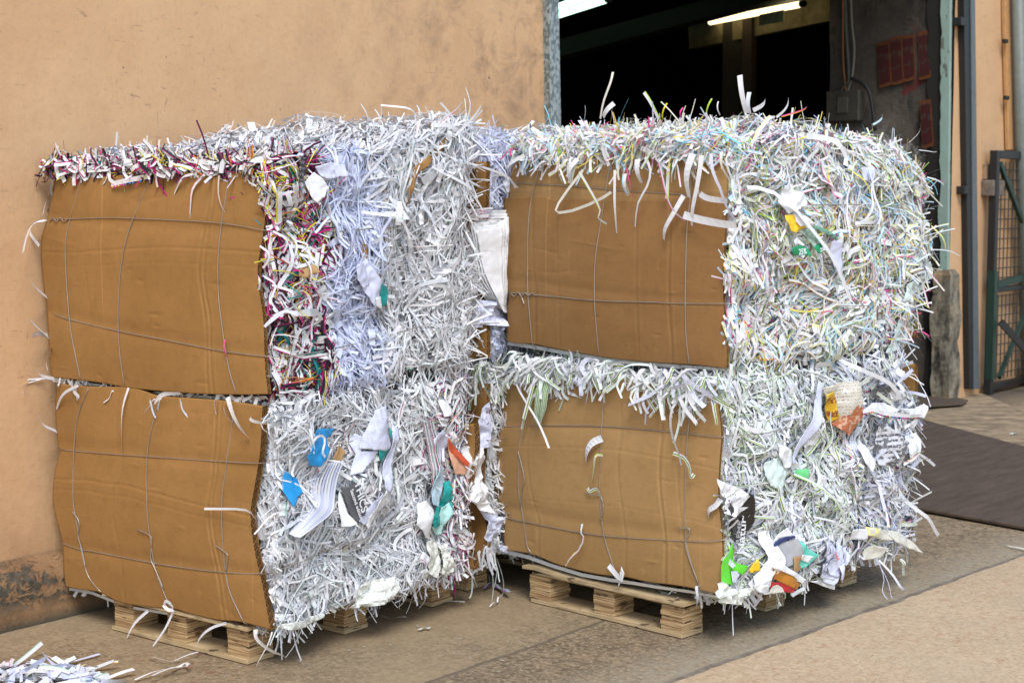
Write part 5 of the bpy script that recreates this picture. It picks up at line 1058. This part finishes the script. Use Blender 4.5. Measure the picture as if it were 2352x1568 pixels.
for pts, w, c, mk in (([(1383, 1006), (1365, 1015), (1352, 1035), (1345, 1058)], .026, WH, (0, 0, 0, 0)), ([(1385, 1045), (1372, 1045), (1368, 1075), (1358, 1110)], .010, (.7, .62, .5), (*LIM, .3)), ([(1350, 1120), (1358, 1128), (1376, 1120), (1383, 1140), (1387, 1160)], .011, WH, (*LIM, 2)),
        ([(1546, 1040), (1575, 1050), (1590, 1075), (1588, 1098), (1594, 1088)], .013, WH, (*LIM, 2)), ([(1337, 1202), (1336, 1222), (1345, 1232), (1336, 1258), (1305, 1288), (1298, 1310)], .010, (.75, .70, .60), (.02, .02, .02, 3)), ([(1398, 1298), (1418, 1318), (1433, 1330), (1432, 1300), (1428, 1330), (1420, 1342)], .020, WH, (0, 0, 0, 0)), ([(1600, 1345), (1607, 1370), (1600, 1392)], .012, (.8, .8, .82), (.1, .1, .2, 4)),
        ([(1655, 1145), (1648, 1160), (1632, 1170), (1627, 1188)], .020, WH, (0, 0, 0, 0)), ([(1700, 960), (1690, 1010), (1668, 1050)], .008, WH, (0, 0, 0, 0))):
    S.append(px_strip(F2, pts, 1, T3.depth(*pts[0]) - .014, w, c, mk, .012, 1.))
for pts, w, c, mk in ((zc((470, 590), (560, 640), (700, 780), (740, 850)), .012, WH, (*LIM, .2)), (zc((690, 300), (660, 420), (620, 520)), .012, WH, (*LIM, 2)), (zc((560, 790), (680, 820), (770, 870)), .010, WH, (0, 0, 0, 0)), (zc((950, 660), (1010, 730), (1090, 800), (1160, 880)), .020, WH, (0, 0, 0, 0)), (zc((640, 0), (760, 90), (900, 150), (960, 215)), .022, WH, (0, 0, 0, 0)),
        (zc((970, 990), (985, 1030)), .018, WH, (*LIM, 2)), (zc((900, 1000), (930, 1060), (960, 1120), (1010, 1135)), .014, (.75, .76, .86), (0, 0, 0, 0)), (zc((895, 990), (905, 1080), (900, 1150), (945, 1212)), .006, (.66, .66, .82), (0, 0, 0, 0)), (zc((890, 990), (915, 1090), (925, 1160), (948, 1205)), .004, (.66, .66, .82), (0, 0, 0, 0)),
        (zc((960, 100), (1010, 130), (1060, 65)), .003, WH, (0, 0, 0, 0)), (zc((1000, 150), (1085, 125), (1100, 190), (1108, 275)), .005, WH, (0, 0, 0, 0)), (zc((1000, 550), (1040, 575), (1064, 598)), .008, WH, (0, 0, 0, 0)), (zc((980, 370), (1010, 350), (1040, 340), (1035, 375)), .018, WH, (0, 0, 0, 0)), (zc((790, 300), (840, 290), (900, 310), (1000, 320), (1060, 320)), .030, WH, (0, 0, 0, 3)), (zc((1030, 440), (1010, 500), (980, 545)), .016, WH, (0, 0, 0, 3))):
    S.append(px_strip(F2, pts, 0, .085, w, c, mk, .015, .8))
S.append(px_strip(F2, [(1160, 1266), (1222, 1280), (1285, 1304), (1370, 1326), (1437, 1334), (1487, 1344), (1577, 1356), (1656, 1372)], 1, .02, .014, (.80, .80, .79), (0, 0, 0, 0), 0.006, 1))
finish(r3, .135, S)

# ---------------------------------------- right stack, upper bale
r4 = bale_root(F2, .925, 'upper bale of the right stack, white shreds flecked pastel pink, blue and yellow')
b4 = Bale(F2, -.955, .010, .012, 1.25, .935, 1.765, .07, 4.7, (1.53, 1.18), belly=.045, back=.05, drop=.13); core(b4, r4); CUR[0] = b4
T5 = Sheet(F2, r4, 'cardboard_flap', [(1192, 366), (1175, 386), (1172, 420), (1166, 470), (1166, 520)], [(1671, 352), (1672, 400), (1668, 466), (1668, 520)], [(1192, 366), (1300, 362), (1500, 356), (1671, 352)], [(1166, 520), (1300, 520), (1500, 520), (1668, 520)],
    .014, .018, [(.12, .004), (.25, .003), (.78, .003)], [(.25, .004)], [(.40, .60, .004)], .006, 1, M['card2'], 5, n=80)
T4 = Sheet(F2, r4, 'front_cardboard', [(1158, 455), (1156, 546), (1158, 600), (1167, 667), (1165, 717), (1163, 782)], [(1668, 466), (1664, 560), (1661, 655), (1664, 740), (1669, 800), (1669, 846)],
    [(1158, 455), (1200, 453), (1251, 453), (1270, 459), (1331, 458), (1423, 462), (1560, 462), (1668, 466)], [(1163, 782), (1185, 788), (1225, 790), (1290, 803), (1400, 822), (1500, 832), (1600, 838), (1669, 846)],
    .0, .028, [(.13, .003), (.24, .0015), (.60, .002), (.75, .004)], [(.62, .002)], [(.57, .60, .004)], .012, 2, M['card3'], 30)
wire(T5, r4, [(1175, 420), (1234, 423), (1339, 429), (1456, 440), (1574, 447), (1668, 462)], [(1690, 470), (1809, 471), (1900, 470), (2023, 470)], .04, loop_h(b4, 1.50))
wire(T4, r4, [(1170, 672), (1210, 675), (1280, 682), (1370, 690), (1470, 693), (1575, 697), (1666, 697)], [(1700, 699), (1800, 701), (1950, 701), (2060, 697)], .045, loop_h(b4, 1.18))
wire(T4, r4, [(1240, 378), (1221, 454), (1213, 525), (1212, 655), (1216, 720), (1222, 787)], loop=loop_v(b4))
wire(T4, r4, [(1402, 370), (1381, 504), (1368, 588), (1365, 655), (1367, 720), (1375, 812)], loop=loop_v(b4))
wire(T4, r4, [(1588, 370), (1585, 454), (1578, 525), (1574, 655), (1575, 760), (1582, 832)], loop=loop_v(b4))
tail(T4, r4, [(1172, 674), (1182, 680), (1190, 671), (1198, 680), (1206, 672), (1214, 678), (1224, 672)], .002); tail(T4, r4, [(1198, 682), (1204, 698)], .002)
rear_sheet(b4, r4, -.93, -.02, .98, 1.66)
z3 = Z(1880, 480, 5.227); XC = .06
yp = scrap(F2, r4, 'yellow_packet', z3((215, 240), (330, 225), (345, 300), (400, 380), (440, 372), (428, 400), (380, 430), (330, 465), (250, 440), (235, 370), (215, 300)), 0, XC + .012, M['yellow'], .016)
g1_ = scrap(F2, r4, 'green_label', z3((255, 640), (310, 625), (385, 622), (450, 660), (478, 762), (400, 742), (290, 752), (240, 680)), 0, XC + .016, M['green2'], .004)
lettering(F2, g1_, '25%', z3((375, 702))[0], 0, XC + .024, .028, 3, M['white'])
scrap(F2, r4, 'pink_edge_slip', z3((270, 560), (330, 520), (390, 560), (430, 630), (350, 610), (280, 625)), 0, XC + .014, M['white'], .01)
g2_ = scrap(F2, r4, 'green_label', z3((502, 640), (545, 610), (595, 600), (658, 692), (590, 726), (548, 722)), 0, XC + .018, M['green2'], .004)
lettering(F2, g2_, '2586', z3((600, 668))[0], 0, XC + .026, .020, 12, M['white'])
scrap(F2, r4, 'foil_strip', z3((380, 440), (480, 400), (540, 500), (592, 592), (545, 612), (500, 636), (450, 520)), 0, XC + .014, plain('grey_green_foil', (.33, .45, .38), .4, 0, .5, 60), .008)
scrap(F2, r4, 'foil_strip', z3((468, 368), (545, 372), (650, 450), (752, 532), (742, 556), (650, 502), (560, 440), (480, 392)), 0, XC + .016, plain('green_foil', (.16, .33, .25), .4, 0, .6, 60), .008)
scrap(F2, r4, 'white_sleeve', z3((338, 215), (440, 242), (500, 300), (552, 350), (500, 362), (400, 380), (355, 320)), 0, XC + .024, M['white'], .008)
scrap(F2, r4, 'grey_sheet', z3((690, 560), (800, 558), (830, 760), (870, 990), (820, 1000), (750, 880), (700, 700)), 0, XC + .010, M['lilac'], .010)
z7 = Z(2100, 330, 2.4125)
scrap(F2, r4, 'clear_bag', z7((320, 770), (380, 742), (400, 780), (415, 830), (350, 905), (280, 960), (210, 980), (235, 880), (290, 830)), 0, .03, M['bag'], .02)
scrap(F2, r4, 'clear_bag', z7((215, 985), (245, 1000), (267, 1045), (258, 1120), (245, 1180), (235, 1270), (190, 1290), (150, 1280), (190, 1200), (205, 1080)), 0, .02, M['bag'], .02)
z8 = Z(1700, 0, 2.24)
scrap(F2, r4, 'crumpled_sheet', z8((490, 1030), (590, 1060), (590, 1120), (550, 1140), (500, 1170), (480, 1100)), 0, XC, M['white'], .02)
scrap(F2, r4, 'small_box', z8((905, 915), (960, 920), (960, 980), (915, 990)), 0, XC, M['lilac'], .004)
PS = band(3, (2., 'past'),)
def ps(fy, fz, q): return np.full(len(fy), 'past', dtype=object)
S = dress(b4, r4, ps, 9000, 4200, (1.675, 1900), fly=420, topfly=900)
S += [flyers(b4, (1, 1), 120, ps, (.05, .15), (.3, 1.2)), flyers(b4, (0, 1), 220, ps, (.05, .15), (.2, 1.1), lo=.75, hi=1.), flyers(b4, (1, -1), 150, ps, (.04, .11), (.1, .8), zmin=1.68)]
S += [fringe(90, -.95, -.03, lambda x: 1.68 + .015 * np.sin(x * 11), 'past', (.02, .08), y=-.012, out=(.01, .04), dz=.03, lean=.6, long=10)]
zf = Z(1200, 0, 2.24)
for pts, w, c, mk in ((zf((470, 870), (440, 930), (435, 1010)), .018, WH, (0, 0, 0, 0)), (zf((500, 930), (400, 1070), (365, 1140), (380, 1165), (480, 1145), (600, 1090), (655, 1050)), .010, (.78, .76, .66), (0, 0, 0, 0)), (zf((480, 940), (560, 1060), (610, 1150), (590, 1190), (630, 1225)), .010, WH, (*LIM, .2)),
        (zf((675, 930), (685, 1080), (690, 1180), (685, 1275)), .011, WH, (0, 0, 0, 0)), (zf((740, 920), (770, 1000), (775, 1080)), .005, PNK, (0, 0, 0, 0)), (zf((840, 860), (880, 930), (865, 1020), (810, 1110), (785, 1240)), .010, WH, (0, 0, 0, 0)), (zf((910, 870), (940, 950), (980, 1100), (1020, 1170), (1060, 1205)), .009, (.7, .68, .74), (*PNK, .3)),
        (zf((1050, 1070), (1010, 1160), (960, 1250), (942, 1310)), .018, WH, (0, 0, 0, 0)), (zf((1150, 850), (1140, 1000), (1110, 1150), (1095, 1235)), .018, WH, (0, 0, 0, 0)), (zf((1100, 840), (1080, 960), (1080, 1080)), .026, WH, (0, 0, 0, 0)), (zf((1200, 840), (1220, 940), (1265, 1030), (1290, 1120), (1330, 1200)), .012, (.7, .72, .84), (0, 0, 0, 0)),
        (zf((1260, 830), (1270, 900), (1300, 980)), .010, (.78, .75, .66), (0, 0, 0, 0)), (zf((1050, 1175), (1150, 1200), (1280, 1225), (1340, 1230)), .026, WH, (0, 0, 0, 0)), (zf((1140, 1060), (1200, 1085), (1290, 1100)), .020, WH, (0, 0, 0, 0)), (zf((800, 870), (820, 1000)), .022, WH, (0, 0, 0, 0)), (zf((730, 950), (745, 1070)), .018, WH, (*PCY, .3)), (zf((1020, 870), (985, 1000)), .007, (.62, .78, .76), (0, 0, 0, 0)),
        (zf((180, 850), (110, 900), (90, 960)), .014, WH, (0, 0, 0, 0)), (zf((0, 960), (90, 960), (145, 1028)), .010, WH, (0, 0, 0, 0))):
    S.append(px_strip(F2, pts, 1, -.045, w, c, mk, .014, .7))
for pts, w, c, mk in ((zf((595, 650), (620, 560), (660, 450), (664, 395)), .009, (.82, .78, .68), (0, 0, 0, 0)), (zf((1395, 620), (1380, 520), (1358, 412)), .019, WH, (0, 0, 0, 0)), (zf((1412, 620), (1410, 505)), .015, (.7, .74, .82), (0, 0, 0, 0)), (zf((930, 680), (880, 560), (835, 505)), .013, WH, (*LIM, .25)),
        (zf((935, 650), (960, 565)), .006, YEL, (0, 0, 0, 0)), (zf((1035, 640), (1048, 590)), .006, PNK, (0, 0, 0, 0)), (zf((1175, 640), (1205, 540)), .006, (.45, .65, .08), (0, 0, 0, 0)), (zf((1250, 630), (1240, 555)), .005, WH, (0, 0, 0, 0)), (zf((610, 640), (670, 565)), .018, WH, (0, 0, 0, 0))):
    S.append(px_strip(F2, pts, 1, .10, w, c, mk, .01, .4))
for pts, w, c, mk in ((z8((650, 740), (760, 760), (830, 850), (825, 905)), .026, WH, (0, 0, 0, 0)), (z8((860, 1640), (760, 1450), (640, 1270), (500, 1050), (370, 1025)), .022, WH, (0, 0, 0, 0)), (z8((870, 940), (940, 1030), (1010, 1115)), .007, (.85, .72, .05), (0, 0, 0, 0)), (z8((980, 930), (985, 1080), (975, 1225)), .020, WH, (.05, .08, .5, .2)), (z8((1000, 930), (960, 1080), (920, 1215)), .016, WH, (0, 0, 0, 0)),
        (z8((850, 1220), (960, 1215)), .018, WH, (0, 0, 0, 0)), (z8((1285, 975), (1330, 1020), (1378, 1065)), .006, CYA, (0, 0, 0, 0)), (z8((1240, 820), (1300, 830), (1365, 830)), .004, WH, (0, 0, 0, 0)), (z8((1300, 1235), (1340, 1290), (1385, 1360)), .010, (.72, .78, .30), (0, 0, 0, 0)), (z8((1290, 1365), (1380, 1370), (1467, 1402)), .006, WH, (0, 0, 0, 0)),
        (z8((1195, 780), (1230, 730), (1265, 678)), .003, WH, (0, 0, 0, 0)), (z8((1220, 1480), (1240, 1540), (1270, 1580)), .014, WH, (*CYA, .2)), (z7((235, 980), (310, 1050), (410, 1110), (445, 1160)), .008, WH, (0, 0, 0, 0)), (z7((445, 1160), (470, 1185), (490, 1203)), .007, PNK, (0, 0, 0, 0)), (z7((385, 775), (440, 800), (485, 865)), .003, (.8, .7, .4), (0, 0, 0, 0)), (z7((235, 978), (290, 1000), (340, 1025)), .008, WH, (0, 0, 0, 0)),
        (z8((1290, 970), (1340, 990), (1395, 1012)), .008, WH, (*CYA, .2)), (z8((1035, 680), (1075, 625)), .012, (.6, .8, .9), (0, 0, 0, 0)), (z8((500, 640), (550, 535)), .014, WH, (0, 0, 0, 0)), (z8((410, 600), (460, 545)), .022, WH, (.1, .1, .1, 4)), (z8((520, 635), (590, 605), (650, 578)), .008, PNK, (*ORA, .4))):
    S.append(px_strip(F2, pts, 0, .10, w, c, mk, .015, .6))
S.append(px_strip(F2, [(1166, 788), (1225, 796), (1290, 808), (1400, 827), (1500, 837), (1600, 843), (1666, 850)], 1, .02, .014, (.80, .80, .79), (0, 0, 0, 0), .006, 1))
finish(r4, .925, S)

# ---------------------------------------- rear stack, seen in the gap
r5 = bale_root(F3, .135, 'shaded lower bale of the rear stack, seen in the gap between the two front stacks')
b5 = Bale(F3, -1.08, .0, .03, 1.0, .150, .90, .05, 5.5, (.62, .36)); core(b5, r5); CUR[0] = b5
def flat_sheet(root, name, x0, x1, z0, z1, y, th, nl, mat):
    nv, nu = 50, 24; G = np.zeros((nv, nu, 3))
    for j in range(nv):
        for i in range(nu):
            u, v = i / (nu - 1), j / (nv - 1); G[j, i] = (x0 + (x1 - x0) * u + .014 * math.sin(v * 7 + 1) * u, y - .02 * math.sin(3.14 * v) * math.sin(3.14 * u) - .003 * math.sin(v * 13), z1 + (z0 - z1) * v)
    sheet_mesh(name, G, th, nl, mat, root)
flat_sheet(r5, 'front_cardboard', -1.07, -.005, .16, .83, .0, .02, 2, M['card'])
for z in (.62, .36): MB().tube([Vector(p) for p in smooth_line([(-1.08, .3, z), (-1.08, -.02, z), (-.5, -.03, z), (0, -.012, z), (.03, .1, z), (.035, .9, z), (-.1, 1.04, z), (-1., 1.04, z), (-1.09, .9, z), (-1.08, .3, z)], 5)], .002, 6).obj('baling_wire', M['wire'], r5, smooth=True)
scrap(F3, r5, 'plastic_bag', z2((470, 310), (560, 480), (640, 550), (740, 590), (775, 570), (795, 700), (800, 830), (840, 1000), (880, 1100), (800, 1080), (730, 1020), (660, 970), (610, 900), (590, 800), (640, 795), (560, 640), (500, 480)), 0, .09, M['white'], .03)
scrap(F3, r5, 'peach_leaflet', z2((520, 480), (600, 590), (710, 700), (680, 795), (600, 790), (560, 690), (540, 580)), 0, .125, M['peach'], .008)
scrap(F3, r5, 'vermilion_band', z2((535, 500), (620, 590), (710, 695), (692, 738), (620, 660), (560, 590)), 0, .135, M['vermil'], .006)
scrap(F3, r5, 'blue_sheet', z2((690, 420), (740, 260), (800, 200), (805, 330), (815, 400), (780, 560), (720, 585), (680, 540)), 0, .03, M['lilac'], .03)
scrap(F3, r5, 'blue_sheet', z2((720, 1040), (800, 1100), (880, 1120), (860, 1240), (800, 1340), (760, 1290), (770, 1150)), 0, .03, M['lilac'], .03)
scrap(F3, r5, 'printed_film', z2((880, 1345), (980, 1360), (985, 1430), (930, 1410), (890, 1390)), 0, .04, M['form'], .02)
S = dress(b5, r5, band(1, (2., 'grey'),), 2600, 500, None, fly=90, topfly=40)
S += [fringe(80, -.4, .03, .90, 'lime', (.06, .18), y=-.01, out=(.02, .06), lean=.3), fringe(22, -.10, .03, .20, 'grey', (.05, .14), y=.0, out=(.0, .02), lean=.3)]
S += [flyers(b5, (0, 1), 240, band(1, (2., 'lime'),), (.06, .16), (.1, .5), zmin=.86, lo=0, hi=.35)]
for pts, w in ((z6((1105, 770), (1130, 800), (1110, 860)), .008), (z6((1160, 890), (1145, 960), (1150, 1100), (1145, 1150)), .010), (z6((1190, 950), (1150, 1040), (1165, 1090)), .006), (z6((1280, 950), (1300, 1050), (1300, 1120), (1290, 1145)), .003), (z6((1255, 940), (1250, 1150), (1205, 1190)), .006), (z6((1272, 940), (1268, 1095)), .004)):
    S.append(px_strip(F3, pts, 0, .03, w, (.62, .64, .66), (.3, .6, .3, .2), .01, .6))
finish(r5, .135, S)
r6 = bale_root(F3, .90, 'shaded upper bale of the rear stack, with fanned proof sheets facing the gap')
b6 = Bale(F3, -1.08, .0, .03, 1.0, .905, 1.765, .06, 6.1, (1.45, 1.12)); core(b6, r6); CUR[0] = b6
flat_sheet(r6, 'front_cardboard', -1.07, -.005, .93, 1.66, .0, .02, 2, M['card'])
for z in (1.45, 1.12): MB().tube([Vector(p) for p in smooth_line([(-1.08, .3, z), (-1.08, -.02, z), (-.5, -.03, z), (0, -.012, z), (.03, .1, z), (.035, .9, z), (-.1, 1.04, z), (-1., 1.04, z), (-1.09, .9, z), (-1.08, .3, z)], 5)], .002, 6).obj('baling_wire', M['wire'], r6, smooth=True)
for k in range(6):
    pts = [(1080 + 9 * k, 486 + 9 * k), (1178, 482 + 8 * k), (1182, 720), (1140 + 4 * k, 700 - 5 * k), (1104 + 8 * k, 655 - 6 * k), (1090 + 9 * k, 575)]
    scrap(F3, r6, 'proof_sheet', pts, 0, .030 + .014 * k, M['white'], .006, tilt=.10)
S = dress(b6, r6, band(1, (.25, 'blue'), (.6, 'grey'), (2., 'past')), 5600, 2400, (1.66, 1100), fly=120, topfly=420)
for k in range(6): S.append(px_strip(F3, zb((1232 + 12 * k, 710 + 9 * k), (1320, 702 + 9 * k), (1405, 693 + 9 * k)), 0, .075 + .004 * k, .016, (.8, .8, .8), (0, 0, 0, 3), .0, .0))
scrap(F3, r6, 'crumpled_bag', zb((1240, 1225), (1300, 1190), (1400, 1205), (1430, 1260), (1425, 1335), (1330, 1330), (1250, 1390), (1235, 1310)), 0, .04, M['lilac'], .05)
finish(r6, .90, S)

# ================================================================== loose paper on the ground
def ground_strips(name, pts, w, c, mk, label, h=.012, group=None):
    a = np.array([WF.at(x, y, 2, .006) for x, y in pts]); P = np.array(smooth_line(a, 6)); k = len(P); s = np.linspace(0, 1, k); P[:, 2] += h * np.abs(np.sin(s * 5)) + .003
    T = unit(np.gradient(P, axis=0)); side = unit(np.cross(T, np.array([[0, 0, 1.]]))); g = (.25 * np.sin(s * 4))[:, None]; up_ = np.cross(side, T); o0 = P[0].copy(); P = P - o0
    o = ribbons(name, resample(P[None], 16), resample(((side * np.cos(g) + up_ * np.sin(g)) * w / 2)[None], 16), np.array([c], float), np.array([mk], float), np.array([.3])); o.location = tuple(o0)
    return tag(o, label, 'paper strip', group)
ground_strips('paper_strip', [(310, 1562), (360, 1552), (428, 1545), (425, 1532), (405, 1536), (390, 1548), (350, 1566)], .012, WH, (0, 0, 0, 0), 'long white strip folded back on itself, right of the shredded heap on the ground', .02)
ground_strips('paper_strip', [(342, 1510), (360, 1520), (400, 1520), (455, 1506)], .006, WH, (0, 0, 0, 0), 'thin curled strip lying before the left pallet, below its middle block')
ground_strips('paper_strip', [(900, 1392), (950, 1388), (1000, 1386), (1068, 1390)], .007, WH, (0, 0, 0, 0), 'thin straight strip on the ground beyond the left pallet, before the dark gap')
ground_strips('paper_strip', [(855, 1418), (885, 1422), (932, 1425)], .007, (.7, .7, .66), (0, 0, 0, 0), 'short pale strip beside the rear left pallet block')
ground_strips('paper_strip', [(1112, 1352), (1140, 1350), (1168, 1372)], .02, (.35, .42, .50), (.2, .05, .3, .3), 'small dark printed scrap curled on the ground in the gap between stacks', .02)
ground_strips('paper_strip', [(1125, 1394), (1140, 1388), (1145, 1378)], .006, WH, (0, 0, 0, 0), 'tiny twisted white strip on the ground before the gap between stacks')
ground_strips('paper_scrap', [(962, 1447), (975, 1443), (988, 1444)], .016, (.7, .7, .66), (0, 0, 0, 0), 'small pale triangular scrap on bare concrete between the two pallets', .002)
ground_strips('paper_scrap', [(2144, 868), (2150, 858), (2154, 862)], .05, WH, (0, 0, 0, 0), 'small crumpled white scrap on the concrete near the doorway pillar, farther one', .02)
ground_strips('paper_scrap', [(2152, 874), (2165, 871), (2176, 873)], .05, WH, (0, 0, 0, 0), 'small white scrap on the concrete near the doorway pillar, nearer one', .02)
ground_strips('paper_scrap', [(2322, 998), (2330, 997), (2336, 998)], .03, (.6, .62, .62), (0, 0, 0, 0), 'tiny pale scrap beside the upper edge of the large plywood sheet', .01)
ground_strips('paper_strip', [(2384, 1272), (2330, 1258), (2312, 1255)], .01, (.7, .7, .62), (0, 0, 0, 0), 'pale straw coloured strip at the front edge of the large plywood sheet', .004)
def heap():
    n = 230; c = np.array(WF.at(60, 1552, 2, 0)); C, K, W = sample_style(np.array((['grey'] * 2 + ['lime'] + ['blue'] * 2) * 46)); W *= 2.1
    a = rng.uniform(0, 6.28, n); rr = np.sqrt(rng.random(n)); d1 = _rt; d2 = np.array([_fw[0], _fw[1], 0]); d2 /= np.linalg.norm(d2)
    ctr = c + d1 * (rr * np.cos(a) * .34)[:, None] - d1 * .02 + d2 * (rr * np.sin(a) * .20 - .10)[:, None]; h = .036 * (1 - rr) ** .8
    ctr[:, 2] = rng.uniform(.2, 1, n) * h + .012; t = unit(np.stack([rng.normal(0, 1, n), rng.normal(0, 1, n), rng.normal(0, .12, n)], 1)); nn = unit(np.cross(np.cross(t, np.array([[0, 0, 1.]])), t)); nn *= np.sign(nn[:, 2:3])
    L = rng.uniform(.05, .16, n); P, Wv = strip_lines(ctr, nn, t, L, W, np.zeros(n), rng.normal(0, .05, n), rng.normal(0, .6, n), rng.normal(0, .2, n), rng.normal(0, .4, n), rng.normal(0, .8, n))
    P[:, :, 2] = np.maximum(P[:, :, 2], .010); P -= c; o = ribbons('shredded_paper_heap', P, Wv, C, K, L, kind='stuff'); o.location = tuple(c)
    tag(o, 'small heap of white and green striped shreds on the ground at the lower left', 'paper heap')
heap()
ground_strips('paper_strip', [(165, 1548), (200, 1540), (240, 1536), (272, 1534)], .016, (.80, .80, .76), (.85, .55, .03, .35), 'white strip with a yellow edge sticking out of the shredded heap', .02)
ground_strips('paper_strip', [(80, 1514), (120, 1518), (175, 1524)], .010, WH, (0, 0, 0, 0), 'straight white strip along the far edge of the shredded heap', .015)
def litter():
    n = 60; x = rng.uniform(250, 1250, n); y = rng.uniform(1400, 1560, n); P0 = np.array([WF.at(a, b, 2, .006) for a, b in zip(x, y)]); C, K, W = sample_style(np.array(['grey'] * n)); t = unit(np.stack([rng.normal(0, 1, n), rng.normal(0, 1, n), 0 * x], 1))
    L = rng.uniform(.003, .012, n); P, Wv = strip_lines(P0, np.tile([0, 0, 1.], (n, 1)), t, L, L * .5, np.zeros(n), 0 * x, 0 * x, 0 * x, 0 * x, 0 * x); o = ribbons('paper_litter', P, Wv, C * .7, K, L, kind='stuff'); tag(o, 'tiny paper crumbs scattered on the concrete round the pallets', 'litter')
litter()
# nothing is built across the yard to shade or warm the view
